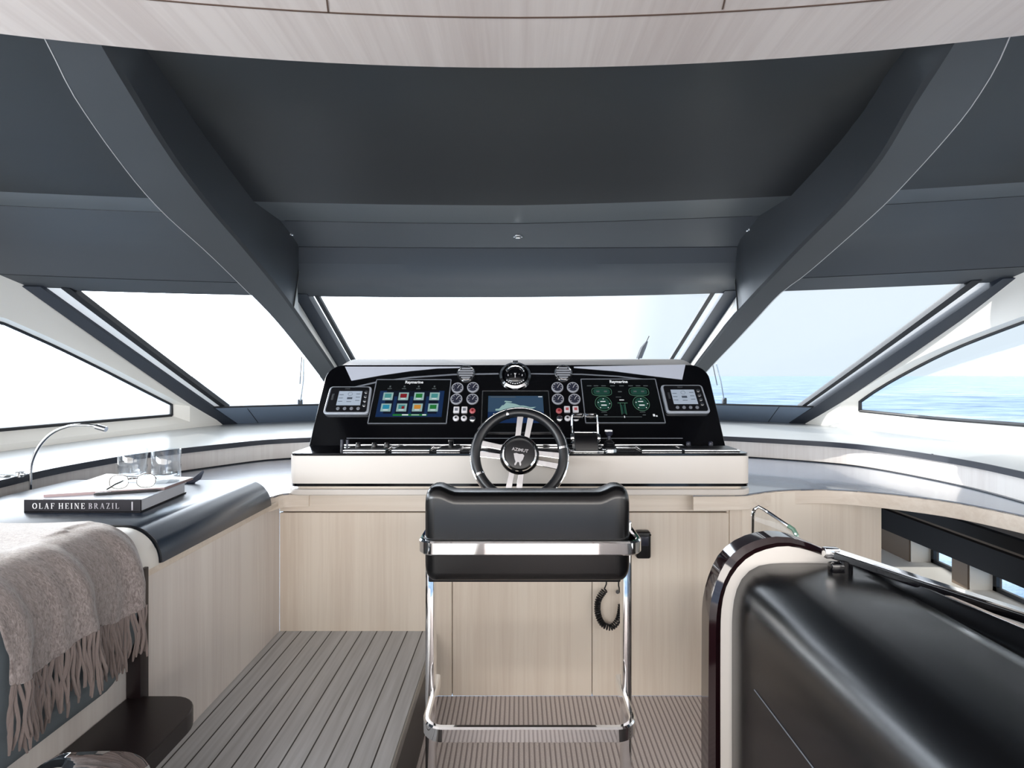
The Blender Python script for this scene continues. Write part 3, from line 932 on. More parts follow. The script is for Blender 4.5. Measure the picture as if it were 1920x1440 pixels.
b = MB(); b.prism([dw(x, tt, -0.03) for x, tt in rrtop(-0.968, 0.958, 0.02, TT + 0.006, 0.09)], (0, 0.20, 0.050)); b.build('hood', 'hood', hc, smooth=50, bevel=0.01)
def dpoly(pts, n0=0.0, th=0.003): # local polygon as a thin plate
    b = MB(); b.prism([dw(x, tt, n0) for x, tt in pts], DN * th); return b
def dstrip(bb, pts, wd, n0=0.0, th=0.002):
    for a, c in zip(pts, pts[1:]):
        d = Vector((c[0] - a[0], c[1] - a[1])); L = d.length; d.normalize(); q = Vector((-d.y, d.x)) * wd / 2
        P = [(a[0] - q.x, a[1] - q.y), (c[0] - q.x, c[1] - q.y), (c[0] + q.x, c[1] + q.y), (a[0] + q.x, a[1] + q.y)]
        bb.prism([dw(x, tt, n0) for x, tt in P], DN * th)
    return bb
# pale plates as painted reflections in the two upper corners and the arched brow line
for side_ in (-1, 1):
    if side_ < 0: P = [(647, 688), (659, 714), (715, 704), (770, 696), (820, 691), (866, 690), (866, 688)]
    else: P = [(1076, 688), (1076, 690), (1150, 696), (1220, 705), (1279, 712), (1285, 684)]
    b = dpoly([dl_(*p) for p in P], 0.0, 0.0025); o = b.build('corner_reflection', 'panel_reflection', hc, smooth=0); o['label'] = 'pale grey painted reflection'
b = MB()
dstrip(b, [dl_(*p) for p in ((640, 732), (705, 717), (770, 708), (850, 702.5), (935, 701))], 0.008)
b.build('brow_line', 'grey_line', hc, smooth=0)
b = MB()
dstrip(b, [dl_(*p) for p in ((995, 701), (1090, 702), (1160, 706), (1230, 714))], 0.006)
b.build('brow_line', 'grey_line', hc, smooth=0)
b = MB(); dstrip(b, [dl_(650, 822), dl_(1280, 822)], 0.003); b.build('lower_line', 'grey_line', hc, smooth=0)

def frame_q(name, q, wd, mt, mt_in, parent, th=0.006):
    L = [dl_(*p) for p in q]
    b = MB(); b.prism([dw(x, tt, 0) for x, tt in L], DN * th)
    disp = b.build(name, mt_in, parent, smooth=0)
    b = MB(); dstrip(b, L + [L[0]], wd, th * 0.6, 0.003); b.build('bezel', mt, disp, smooth=0)
    return disp, L
def bil(L, u, v):                     # L: TL TR BR BL
    return (lerp(lerp(L[0][0], L[1][0], u), lerp(L[3][0], L[2][0], u), v), lerp(lerp(L[0][1], L[1][1], u), lerp(L[3][1], L[2][1], u), v))
def rect(bb, L, u0, v0, u1, v1, n0, th=0.0008):
    bb.prism([dw(*bil(L, u, v), n0) for u, v in ((u0, v0), (u1, v0), (u1, v1), (u0, v1))], DN * th)
def text_mesh(s, size, bold=0.0):
    cu = bpy.data.curves.new('t', 'FONT'); cu.body = s; cu.size = size; cu.align_x = 'CENTER'; cu.align_y = 'CENTER'; cu.offset = bold
    cu.extrude = 0.0004; cu.resolution_u = 3
    o = bpy.data.objects.new('t', cu); C.objects.link(o)
    dg = bpy.context.evaluated_depsgraph_get()
    me = bpy.data.meshes.new_from_object(o.evaluated_get(dg)); bpy.data.objects.remove(o); bpy.data.curves.remove(cu)
    return me
def put_text(s, size, mtx, mt, name, parent, bold=0.0):
    me = text_mesh(s, size, bold); me.transform(mtx)
    off = Vector((0, 0, 0)); p = parent
    while p is not None: off += p.location; p = p.parent
    me.transform(Matrix.Translation(-off)); me.materials.clear(); me.materials.append(M[mt])
    o = bpy.data.objects.new(name, me); C.objects.link(o); o.parent = parent; return o
def dmtx(x, t_, n): return Matrix.Translation(dw(x, t_, n)) @ DR.to_4x4()

# left display
d1, L1 = frame_q('display', [(707, 713), (846, 713), (837, 795), (690, 795)], 0.0045, 'grey_line', 'scr_dark', hc)
d1['label'] = 'display showing eight square icons'
b = MB(); b.m('scr_blue2'); rect(b, L1, .08, .27, .93, .86, 0.0062); b.m('scr_blue')
rect(b, L1, .08, .27, .17, .86, 0.0066); rect(b, L1, .86, .27, .93, .86, 0.0066); rect(b, L1, .08, .79, .93, .86, 0.0066)
rect(b, L1, .49, .4, .53, .79, 0.0064); rect(b, L1, .28, .4, .32, .79, 0.0064); rect(b, L1, .70, .4, .74, .79, 0.0064)
cols_ = [['ic_teal', 'ic_red', 'ic_green', 'ic_teal'], ['ic_cyan', 'ic_teal', 'ic_amber', 'ic_green']]
for r_ in range(2):
    for c_ in range(4):
        u = .13 + c_ * .204; v = .31 + r_ * .255
        b.m('ic_frame'); rect(b, L1, u, v, u + .13, v + .175, 0.0072)
        b.m(cols_[r_][c_]); rect(b, L1, u + .022, v + .03, u + .108, v + .12, 0.0082)
        b.m('scr_white'); rect(b, L1, u + .035, v + .14, u + .095, v + .15, 0.0082)
b.m('ic_red'); rect(b, L1, .13 + .204 + .065, .31 + .255 + .06, .13 + .204 + .1, .31 + .255 + .12, 0.0086)
b.m('scr_grey')
for u in (.17, .36, .55, .76): rect(b, L1, u, .21, u + .055, .225, 0.0072); rect(b, L1, u + .02, .15, u + .04, .185, 0.0072)
b.m('ic_green'); rect(b, L1, .30, .80, .74, .84, 0.0078)
b.m('scr_white'); rect(b, L1, .42, .808, .5, .83, 0.0084); rect(b, L1, .68, .808, .73, .83, 0.0084); rect(b, L1, .54, .815, .64, .824, 0.0084)
b.build('screen', None, d1, smooth=0)
x, tt = bil(L1, .51, .065); put_text('Raymarine', 0.021, dmtx(x, tt, 0.0065), 'scr_white', 'maker_name', d1, 0.0006)
# right display
d2, L2 = frame_q('display', [(1089, 712), (1228, 712), (1247, 794), (1098, 794)], 0.0045, 'grey_line', 'scr_dark', hc)
d2['label'] = 'display showing green engine dials'
b = MB()
def ring(bb, L, u, v, ru, rv, n0, wd, full=False, n=28, sq=1.0):
    pts = []
    for k in range(n):
        a = 2 * PI * k / n; cx, sx = math.cos(a), math.sin(a)
        pts.append(bil(L, u + ru * math.copysign(abs(cx) ** sq, cx), v + rv * math.copysign(abs(sx) ** sq, sx)))
    if full: bb.prism([dw(x, y, n0) for x, y in pts], DN * 0.0006)
    else: dstrip(bb, pts + [pts[0]], wd, n0, 0.0008)
for u, s_ in ((.255, 0), (.745, 0)):
    b.m('scr_green_d'); ring(b, L2, u, .30, .11, .075, 0.0062, 0, True, sq=.6)
    ring(b, L2, u + .0, .57, .085, .135, 0.0062, 0, True)
    b.m('scr_green'); ring(b, L2, u, .30, .13, .095, 0.0066, 0.0022, sq=.6); ring(b, L2, u, .57, .105, .165, 0.0066, 0.0026)
    b.m('scr_white'); rect(b, L2, u - .035, .52, u + .03, .535, 0.007); rect(b, L2, u - .03, .60, u + .04, .62, 0.007)
    for dx, dy in ((-.07, -.03), (-.05, .09), (.05, .09), (.075, .0), (.0, -.11)): rect(b, L2, u + dx, .57 + dy, u + dx + .012, .585 + dy, 0.007)
    b.m('scr_grey'); rect(b, L2, u - .04, .76, u + .03, .77, 0.0066); rect(b, L2, u - .01, .82, u + .03, .835, 0.0066)
    rect(b, L2, u - .07, .28, u - .03, .31, 0.0068); rect(b, L2, u + .03, .28, u + .07, .31, 0.0068)
b.m('scr_grey')
for u in (.07, .16, .26, .38, .5, .62, .72, .82): rect(b, L2, u, .155, u + .06, .17, 0.0066)
rect(b, L2, .47, .29, .52, .31, 0.0066); rect(b, L2, .43, .42, .5, .43, 0.0066); rect(b, L2, .12, .865, .72, .875, 0.0066)
b.m('scr_white'); rect(b, L2, .495, .85, .505, .89, 0.0068); rect(b, L2, .47, .485, .53, .50, 0.0068)
rect(b, L2, .865, .81, .89, .86, 0.0068); rect(b, L2, .90, .84, .92, .865, 0.0068)
b.m('scr_green'); rect(b, L2, .47, .56, .475, .82, 0.0066); rect(b, L2, .53, .56, .535, .82, 0.0066); rect(b, L2, .44, .555, .57, .565, 0.0066)
b.m('scr_green_d'); rect(b, L2, .48, .60, .495, .80, 0.0066); rect(b, L2, .51, .60, .525, .80, 0.0066)
b.build('screen', None, d2, smooth=0)
x, tt = bil(L2, .50, .065); put_text('Raymarine', 0.021, dmtx(x, tt, 0.0065), 'scr_white', 'maker_name', d2, 0.0006)
# centre display with a yacht outline
d3, L3 = frame_q('display', [(905, 734), (1028, 734), (1034, 812), (902, 812)], 0.0045, 'steel', 'scr_dark', hc)
d3['label'] = 'display showing a grey motor yacht on blue'
b = MB(); b.m('scr_steel'); rect(b, L3, .09, .13, .91, .78, 0.0062)
b.m('scr_blue'); rect(b, L3, .09, .52, .91, .78, 0.0064)
b.m('ic_frame')
for pl in ([(.2, .45), (.8, .40), (.74, .45), (.68, .49), (.2, .49)], [(.25, .45), (.3, .36), (.62, .37), (.72, .41), (.5, .44)], [(.32, .36), (.36, .29), (.5, .33), (.56, .365)], [(.33, .28), (.34, .25), (.45, .27), (.43, .29)]):
    b.prism([dw(*bil(L3, u, v), 0.0068) for u, v in pl], DN * 0.0006)
b.m('scr_white'); rect(b, L3, .17, .56, .25, .58, 0.0072); rect(b, L3, .75, .56, .82, .58, 0.0072); rect(b, L3, .84, .145, .9, .16, 0.0072)
b.m('scr_grey'); rect(b, L3, .12, .15, .5, .165, 0.0072)
b.build('screen', None, d3, smooth=0)
# two small autopilot units
def small_unit(q, lcd, lab):
    L = [dl_(*p) for p in q]
    cx = sum(p[0] for p in L) / 4; cy = sum(p[1] for p in L) / 4
    def shrink(k): return [(cx + (p[0] - cx) * k, cy + (p[1] - cy) * k) for p in L]
    def rounded(P, r=0.018, n=5):
        o = []
        for i in range(4):
            a, c, d = Vector(P[i - 1]), Vector(P[i]), Vector(P[(i + 1) % 4])
            e1 = (a - c).normalized() * r; e2 = (d - c).normalized() * r
            for k in range(n + 1):
                s_ = k / n; o.append(tuple((c + e1) * (1 - s_) ** 2 + c * 2 * s_ * (1 - s_) + (c + e2) * s_ ** 2))
        return o
    b = MB(); b.prism([dw(x, t_, 0) for x, t_ in rounded(L)], DN * 0.018); u_ = b.build('control_unit', 'unit_silver', hc, smooth=30, bevel=0.003)
    u_['label'] = lab
    b = MB(); b.prism([dw(x, t_, 0.018) for x, t_ in rounded(shrink(.90), 0.012)], DN * 0.004); b.build('face_plate', 'satin_black', u_, smooth=30)
    b = MB(); b.m('lcd'); rect(b, L, lcd[0], .20, lcd[1], .72, 0.0222)
    b.m('ink'); w_ = lcd[1] - lcd[0]
    rect(b, L, lcd[0] + w_ * .4, .43, lcd[0] + w_ * .62, .50, 0.0232)
    ring(b, L, lcd[0] + w_ * .5, .31, .05, .06, 0.0232, 0.0008)
    for k in range(3): rect(b, L, lcd[0] + w_ * .04, .33 + k * .12, lcd[0] + w_ * .22, .345 + k * .12, 0.0232); rect(b, L, lcd[0] + w_ * .76, .30 + k * .12, lcd[0] + w_ * .94, .315 + k * .12, 0.0232)
    rect(b, L, lcd[0] + w_ * .4, .58, lcd[0] + w_ * .6, .595, 0.0232)
    b.build('screen', None, u_, smooth=0)
    for k in range(4):
        b = MB(); x, t_ = bil(L, lcd[1] + .09, .24 + k * .16); b.lathe([(0.0085, 0), (0.0085, 0.003), (0.0065, 0.004)], dw(x, t_, 0.022), DR, 12); b.build('button', 'steel', u_)
        b = MB(); x, t_ = bil(L, lcd[0] + .06 + k * .15, .84); b.lathe([(0.0085, 0), (0.0085, 0.003), (0.0065, 0.004)], dw(x, t_, 0.022), DR, 12); b.build('button', 'grey_line', u_)
    b = MB(); rect(b, L, .11, .30, .16, .52, 0.0222); b.build('card_slot', 'steel', u_, smooth=0)
    b = MB(); rect(b, L, .38, .085, .5, .12, 0.0222); b.build('badge', 'steel', u_, smooth=0)
small_unit([(621, 728), (699, 728), (692, 779), (607, 779)], (.26, .80), 'control unit left of the icon display')
small_unit([(1237, 725), (1314, 725), (1331, 777), (1249, 777)], (.20, .76), 'control unit right of the engine dials')
# gauges
g0 = None
for px, py in ((858, 728), (887, 727), (856, 749), (886, 749), (1045, 727), (1074, 727), (1046, 749), (1077, 749)):
    x, t_ = dl_(px, py); p = dw(x, t_, 0)
    if g0 is None:
        g0 = bpy.data.objects.new('gauge', None)
        b = MB(); b.lathe([(0.0235, 0.008), (0.027, 0.009), (0.0295, 0.006), (0.0295, 0)], p, DR, 28, capped=False); 
        g0 = b.build('gauge', 'ring_grey', hc)
        g0.location = p - hc.location; g0.data.transform(Matrix.Translation(-(p - hc.location)))
        b = MB(); b.lathe([(0.0002, 0.0065), (0.024, 0.0065), (0.024, 0.001)], p, DR, 24); b.build('dial', 'dial', g0)
        b = MB(); b.prism([p + DR @ Vector(v) for v in ((-.001, -.004, .007), (.001, -.004, .007), (.010, .014, .007), (.009, .015, .007))], DN * .001)
        for k in range(7):
            a = -0.6 + k * 0.72; c_, s_ = math.cos(a), math.sin(a)
            b.prism([p + DR @ Vector(v) for v in ((c_ * .017 - s_ * .001, s_ * .017 + c_ * .001, .007), (c_ * .021 - s_ * .001, s_ * .021 + c_ * .001, .007), (c_ * .021 + s_ * .001, s_ * .021 - c_ * .001, .007), (c_ * .017 + s_ * .001, s_ * .017 - c_ * .001, .007))], DN * .0006)
        b.build('needle', 'letter_white', g0, smooth=0)
    else:
        g = copy_tree(g0, hc); g.location = p - hc.location
# air vents
for px, py in ((874, 701), (1056, 700)):
    x, t_ = dl_(px, py); p = dw(x, t_, 0)
    b = MB(); b.lathe([(0.036, 0.006), (0.040, 0.012), (0.0455, 0.010), (0.0465, 0)], p, DR, 32, capped=False); v = b.build('air_vent', 'chrome', hc)
    b = MB(); b.lathe([(0.0002, 0.003), (0.037, 0.003), (0.037, 0.0)], p, DR, 24); b.build('throat', 'satin_black', v)
    b = MB()
    for k in range(-2, 3):
        hw = math.sqrt(max(0, 0.036 ** 2 - (k * 0.014) ** 2))
        b.box(p + DR @ Vector((0, k * 0.014, 0.007)), (hw * 2, 0.008, 0.003), rot=DR @ Matrix.Rotation(0.5, 3, 'X'))
    b.build('louvre', 'grey_line', v, smooth=0)
# switches
for px, py, kd in ((856, 770, 's'), (871, 770, 's'), (886, 771, 'r'), (855, 785, 'w'), (870, 785, 'w'), (886, 786, 'k'),
                   (1048, 771, 'r'), (1063, 769, 's2'), (1079, 769, 's2'), (1049, 785, 'k'), (1064, 785, 'w'), (1080, 785, 'w')):
    x, t_ = dl_(px, py); p = dw(x, t_, 0)
    b = MB()
    if kd[0] == 's':
        b.box(p + DN * 0.006, (0.028, 0.034, 0.012), 0.003, rot=DR); o = b.build('push_switch', 'switch_white', hc)
        b = MB(); b.box(p + DN * 0.0125, (0.014, 0.014, 0.002), rot=DR); b.build('symbol', 'switch_red' if kd == 's2' else 'grey_line', o, smooth=0)
    else:
        b.lathe([(0.0002, 0.009), (0.010, 0.009), (0.0145, 0.006), (0.0145, 0)], p, DR, 20)
        o = b.build('round_switch', {'r': 'switch_red', 'w': 'switch_white', 'k': 'steel'}[kd], hc)
        b = MB(); b.lathe([(0.0002, 0.012), (0.0055, 0.012), (0.006, 0.008)], p, DR, 14); b.build('cap', {'r': 'ic_red', 'w': 'steel', 'k': 'dial'}[kd], o)
# chrome bar and flush plates on the shelf top
b = MB(); b.box((-0.03 + 0.01, 2.425, 1.066), (1.54, 0.022, 0.010), 0.002); b.build('front_bar', 'chrome', hc)
zt = 1.061
for xa, xb, nm in ((-0.74, -0.56, 'switch_plate'), (-0.535, -0.375, 'drawer_plate'), (-0.345, -0.245, 'drawer_plate'), (0.52, 0.69, 'drawer_plate'), (0.70, 0.935, 'drawer_plate')):
    b = MB(); b.box(((xa + xb) / 2, 2.31, zt + 0.004), (xb - xa, 0.13, 0.008), 0.003); pl = b.build(nm, 'steel', hc)
    b = MB(); b.box(((xa + xb) / 2, 2.31, zt + 0.0085), (xb - xa - 0.02, 0.11, 0.003)); b.build('inlay', 'satin_black', pl, smooth=0)
for x in (-0.63, -0.575, -0.70):
    b = MB(); b.lathe([(0.012, 0), (0.012, 0.012), (0.008, 0.02), (0.0002, 0.021)], (x, 2.33, zt + 0.008), n=16); b.build('knob', 'satin_black', hc)
b = MB(); b.lathe([(0.011, 0), (0.011, 0.022), (0.014, 0.026), (0.012, 0.032), (0.0002, 0.033)], (-0.294, 2.33, zt + 0.008), n=16); b.build('knob', 'satin_black', hc)
for x in (0.765, 0.865):
    b = MB(); b.lathe([(0.010, 0), (0.010, 0.014), (0.006, 0.018), (0.0002, 0.019)], (x, 2.40, zt + 0.006), n=12); b.build('knob', 'dial', hc)
for x in (-0.80, -0.775):
    b = MB(); b.lathe([(0.008, 0), (0.008, 0.03), (0.0002, 0.031)], (x, 2.42, zt), n=12); b.build('knob', 'dial', hc)

# compass
x, t_ = dl_(966, 706); p = dw(x, t_, 0)
cp = thing('compass', 'round chrome bezelled steering compass at the top middle of the black console', 'compass', p)
b = MB(); b.lathe([(0.060, 0.010), (0.066, 0.020), (0.078, 0.014), (0.082, 0.0)], p, DR, 40, capped=False); b.build('bezel', 'chrome', cp)
b = MB(); b.lathe([(0.0002, 0.036), (0.025, 0.033), (0.044, 0.022), (0.058, 0.010), (0.06, 0.0)], p, DR, 32); b.build('bowl', 'gloss_black', cp)
b = MB()
arc = []
for k in range(13):
    a = PI * (0.12 + 0.76 * k / 12); arc.append(p + DR @ Vector((0.047 * math.cos(a), 0.047 * math.sin(a), 0.026)))
b.tube(arc, 0.0055, 8); b.box(p + DR @ Vector((0, 0.075, 0.018)), (0.03, 0.012, 0.014), 0.003, rot=DR); b.build('hood_ring', 'chrome', cp)
b = MB()
for k in range(-2, 3): b.box(p + DR @ Vector((k * 0.016, -0.004 - 0.0012 * k * k, 0.034 - 0.002 * k * k)), (0.009, 0.009, 0.003), rot=DR)
for k in range(-4, 5): b.box(p + DR @ Vector((0.052 * math.sin(k * .22), -0.052 * math.cos(k * .22), 0.016)), (0.007, 0.004, 0.003), rot=DR)
b.box(p + DR @ Vector((0, -0.018, 0.034)), (0.003, 0.02, 0.002), rot=DR)
b.build('scale_marks', 'letter_white', cp, smooth=0)

# ------------------------------------------------------------------ steering wheel
WC = at(974, 853, 2.04)
wt = math.radians(20)                    # lean of the wheel
WN = Vector((0, -math.cos(wt), math.sin(wt))); WU = Vector((0, math.sin(wt), math.cos(wt)))
WR0 = Matrix(((1, WU.x, WN.x), (0, WU.y, WN.y), (0, WU.z, WN.z)))
WR = WR0 @ Matrix.Rotation(-0.16, 3, 'Z')
st = thing('steering_wheel', 'black leather and chrome steering wheel with four double spokes', 'steering wheel', WC)
R0 = 0.170
def wc(a, r, z=0.0): return WC + WR @ Vector((r * math.cos(a), r * math.sin(a), z))
b = MB(); b.tube([wc(2 * PI * k / 64, R0 - 0.002, 0.0) for k in range(64)], 0.0185, 14, closed=True); rim = b.build('rim', 'leather', st)
b = MB(); b.tube([wc(2 * PI * k / 72, R0 + 0.0150, 0.002) for k in range(72)], 0.0055, 8, closed=True); b.build('rim_edge', 'chrome', rim)
for a in (0.32, 1.18, 2.02, 2.7, 3.75, 5.3, 5.85):
    b = MB(); b.tube([wc(a - 0.025, R0 - 0.002), wc(a + 0.025, R0 - 0.002)], 0.0198, 14); 
    if a in (1.18 - 1, 0.32, 2.02, 3.75, 5.3): b.build('rim_band', 'chrome', rim)
    else: b.bm.free()
for q in range(4):
    a = PI / 2 * q + PI / 2
    d = Vector((math.cos(a), math.sin(a), 0)); s_ = Vector((-math.sin(a), math.cos(a), 0))
    b = MB()
    for sg in (-1, 1):
        i0 = d * 0.055 + s_ * sg * 0.017; i1 = d * 0.160 + s_ * sg * 0.021
        ring_ = lambda c, w_, h_: [c + s_ * w_ * x + Vector((0, 0, h_ * z)) for x, z in ((-1, -1), (1, -1), (1, 1), (-1, 1))]
        b.loft([[WC + WR @ v for v in ring_(i0 + Vector((0, 0, -0.002)), 0.0105, 0.004)], [WC + WR @ v for v in ring_((i0 + i1) / 2 + Vector((0, 0, -0.001)), 0.011, 0.0045)],
                [WC + WR @ v for v in ring_(i1, 0.0125, 0.004)]])
    b.build('spoke', 'chrome', st, smooth=0, bevel=0.0015)
b = MB(); b.lathe([(0.074, -0.012), (0.076, 0.002), (0.070, 0.012), (0.062, 0.016), (0.06, -0.012)], WC, WR, 48); b.build('hub_dish', 'gloss_black', st)
b = MB(); b.lathe([(0.056, 0.014), (0.059, 0.024), (0.064, 0.022), (0.068, 0.012), (0.068, -0.02), (0.03, -0.04)], WC, WR, 48, capped=False); hr = b.build('hub_ring', 'chrome', st)
b = MB(); b.lathe([(0.0002, 0.022), (0.045, 0.021), (0.0565, 0.018), (0.0565, 0.0)], WC, WR, 40); hub = b.build('hub_cap', 'satin_black', st)
hub['label'] = 'black cap with silver emblem'
put_text('AZIMUT', 0.017, Matrix.Translation(WC + WR @ Vector((0, 0.014, 0.0228))) @ WR.to_4x4(), 'steel', 'emblem_name', hub, 0.0002)
b = MB()
em = [(-.022, .002), (-.012, .005), (0, .003), (.012, .005), (.019, .000), (.016, -.016), (.010, -.026), (.013, -.036), (.010, -.042), (.006, -.036), (.004, -.028), (-.003, -.028), (-.006, -.038), (-.010, -.043), (-.013, -.038), (-.010, -.028), (-.016, -.016)]
b.prism([WC + WR @ Vector((x, y - 0.004, 0.0213)) for x, y in em], WR @ Vector((0, 0, 0.0012))); b.build('emblem', 'steel', hub, smooth=0)
b = MB(); b.cyl(WC + WR @ Vector((0, 0, -0.012)), WC + WR @ Vector((0, 0, -0.012)) + Vector((0, 0.145, -0.03)), 0.032, 24); b.build('column', 'satin_black', st)

# ------------------------------------------------------------------ throttle and joystick
tb = Vector((at(1097, 0, 2.3).x, 2.30, 1.061))
th = thing('throttle_control', 'black twin lever throttle with chrome handles on the console shelf', 'throttle', tb)
b = MB(); prof = [(-0.055, 0), (0.055, 0), (0.05, 0.03), (0.035, 0.06), (0.01, 0.075), (-0.01, 0.075), (-0.035, 0.06), (-0.05, 0.03)]
b.prism([tb + Vector((-0.050, y, z)) for y, z in prof], (0.10, 0, 0)); b.build('housing', 'satin_black', th, smooth=50, bevel=0.004)
b = MB(); b.box(tb + Vector((0, 0, 0.077)), (0.096, 0.035, 0.006), 0.003); b.build('top_plate', 'chrome', th)
b = MB(); b.box(tb + Vector((0.0, 0, 0.003)), (0.14, 0.15, 0.006), 0.002); b.build('base_plate', 'chrome', th)
for sg in (-1, 1):
    b = MB(); b.lathe([(0.0002, 0.012), (0.018, 0.012), (0.021, 0.006), (0.021, -0.002)], tb + Vector((sg * 0.052, 0, 0.05)), Matrix.Rotation(sg * PI / 2, 3, 'Y'), 20)
    b.tube([tb + Vector(v) for v in ((sg * 0.056, 0, 0.05), (sg * 0.056, 0.01, 0.10), (sg * 0.056, 0.02, 0.145), (sg * 0.050, 0.022, 0.153), (sg * 0.005, 0.022, 0.153), (sg * 0.004, 0.022, 0.143))], 0.0052, 8)
    lv = b.build('lever', 'chrome', th)
    b = MB(); b.box(tb + Vector((sg * 0.029, 0.022, 0.140)), (0.046, 0.014, 0.020), 0.004); b.build('grip', 'gloss_black', lv)
jb = Vector((at(1142, 0, 2.3).x, 2.30, 1.061))
js = thing('joystick', 'small black joystick with ribbed boot right of the throttle', 'joystick', jb)
b = MB(); b.lathe([(0.036, 0), (0.036, 0.006), (0.030, 0.010)], jb); b.build('base', 'chrome', js)
b = MB(); b.lathe([(0.029, 0.008), (0.030, 0.014), (0.024, 0.018), (0.026, 0.024), (0.020, 0.028), (0.021, 0.034), (0.014, 0.040), (0.012, 0.046)], jb); b.build('boot', 'satin_black', js)
b = MB(); b.lathe([(0.007, 0.04), (0.007, 0.06), (0.014, 0.066), (0.017, 0.078), (0.012, 0.086), (0.0002, 0.087)], jb); b.build('grip', 'dial', js)
b = MB(); b.box(jb + Vector((-0.004, -0.004, 0.083)), (0.034, 0.022, 0.012), 0.004); b.build('cap', 'steel', js)

# ------------------------------------------------------------------ helm chair, seen from behind
hx = 0.018
ch = thing('helm_chair', 'helm chair with black leather backrest in a polished chrome band, behind the steering wheel', 'chair', (hx, 1.68, 0))
def rring(cx, y0, y1, hw, r, n=10):        # plan path: forward end, back round the rear, forward again
    pts = [(cx - hw, y1)]
    for i in range(n + 1):
        a = PI + PI / 2 * i / n; pts.append((cx - hw + r + r * math.cos(a), y0 + r + r * math.sin(a)))
    for i in range(n + 1):
        a = 1.5 * PI + PI / 2 * i / n; pts.append((cx + hw - r + r * math.cos(a), y0 + r + r * math.sin(a)))
    pts.append((cx + hw, y1)); return pts
def band(path, z0, z1, th):
    b = MB(); rings = []
    L = len(path)
    for i, (x, y) in enumerate(path):
        a = Vector(path[max(i - 1, 0)]); c = Vector(path[min(i + 1, L - 1)]); d = (c - a).normalized(); nrm = Vector((-d.y, d.x))
        o = Vector((x, y)); q = o + nrm * th
        bv = 0.004
        rings.append([Vector((o.x, o.y, z0 + bv)), Vector((o.x, o.y, z1 - bv)), Vector((lerp(o.x, q.x, .25), lerp(o.y, q.y, .25), z1)), Vector((lerp(o.x, q.x, .75), lerp(o.y, q.y, .75), z1)),
                      Vector((q.x, q.y, z1 - bv)), Vector((q.x, q.y, z0 + bv)), Vector((lerp(o.x, q.x, .75), lerp(o.y, q.y, .75), z0)), Vector((lerp(o.x, q.x, .25), lerp(o.y, q.y, .25), z0))])
    return b.loft(rings)
Yb = 1.46
b = band(rring(hx + 0.015, Yb, 1.90, 0.313, 0.05), 0.887, 0.925, 0.016); b.build('arm_band', 'chrome', ch, smooth=35)
# backrest: rounded pad, thicker at its upper corners
def pad(x0, x1, z0, z1, y0, y1, r, nm, lift=0.0, mt='leather'):
    b = MB(); rings = []
    prof = [(0.0, 0.55), (0.01, 0.2), (0.03, 0.04), (0.06, 0.0), (0.0, 0.0)]
    n = 14
    def outline(ins, zshift=0):
        P = []
        rr = max(r - ins, 0.006)
        for cx, cz, a0 in ((x1 - r, z1 - r, 0), (x0 + r, z1 - r, PI / 2), (x0 + r, z0 + r, PI), (x1 - r, z0 + r, 1.5 * PI)):
            for i in range(9):
                a = a0 + PI / 2 * i / 8
                P.append((cx + rr * math.cos(a), cz + rr * math.sin(a)))
        return P
    T = y1 - y0; e_ = min(0.035, T / 2.2)
    for k in range(7):
        a = PI / 2 * k / 6; rings.append((y0 + e_ - e_ * math.sin(PI / 2 - a) if False else y0 + e_ * (1 - math.sin(a)), e_ * (1 - math.cos(a))))
    rings = [(y0 + e_ * (1 - math.sin(PI / 2 - PI / 2 * k / 6)), e_ * (1 - math.cos(PI / 2 - PI / 2 * k / 6))) for k in range(7)]
    back = [(y1 - (y - y0), i_) for y, i_ in reversed(rings)]
    R_ = []
    for y, ins in rings + back:
        o = outline(ins)
        if lift:
            o = [(x, z + (lift * (sstep(abs(x - (x0 + x1) / 2), (x1 - x0) / 2 - 0.085, (x1 - x0) / 2 - 0.035)) if z > (z0 + z1) / 2 else 0)) for x, z in o]
        R_.append([Vector((x, y, z)) for x, z in o])
    b.loft(R_); return b.build(nm, mt, ch, smooth=60)
def pad_front(): pass
# upper edge needs points along it for the lifted corners, so the pad is lofted across X
def pad_x(x0, x1, z0, zf, y0, y1, rz, nm, parent, mt='leather', rx=0.03):
    b = MB(); rings = []; n = 40
    for i in range(n + 1):
        u = i / n; a = PI * (1 - u)
        x = (x0 + x1) / 2 + math.copysign((1 - (1 - abs(2 * u - 1)) ** 1.8), 2 * u - 1) * (x1 - x0) / 2
        dx = min(x - x0, x1 - x)
        k = 1.0 if dx >= rx else math.sqrt(max(0.0, 1 - ((rx - dx) / rx) ** 2))
        ins = rx * (1 - k)
        Z1 = zf(x) - ins; Z0 = z0 + ins; Y0 = y0 + ins * 0.8; Y1 = y1 - ins * 0.8
        r = min(rz, (Z1 - Z0) / 2 - 0.002, (Y1 - Y0) / 2 - 0.002)
        P = []
        for cy, cz, a0 in ((Y1 - r, Z1 - r, 0), (Y0 + r, Z1 - r, PI / 2), (Y0 + r, Z0 + r, PI), (Y1 - r, Z0 + r, 1.5 * PI)):
            for q in range(7):
                aa = a0 + PI / 2 * q / 6; P.append(Vector((x, cy + r * math.cos(aa), cz + r * math.sin(aa))))
        rings.append(P)
    b.loft(rings); return b.build(nm, mt, parent, smooth=60)
bx0, bx1 = -0.262, 0.312
mid = (bx0 + bx1) / 2
pad_x(bx0, bx1, 0.805, lambda x: 1.053 + 0.017 * sstep(abs(x - mid), 0.20, 0.25), Yb + 0.017, Yb + 0.125, 0.03, 'backrest', ch, mt='leather_matt')
pad_x(bx0 + 0.02, bx1 - 0.02, 0.80, lambda x: 0.885, 1.60, 2.0, 0.035, 'seat', ch)
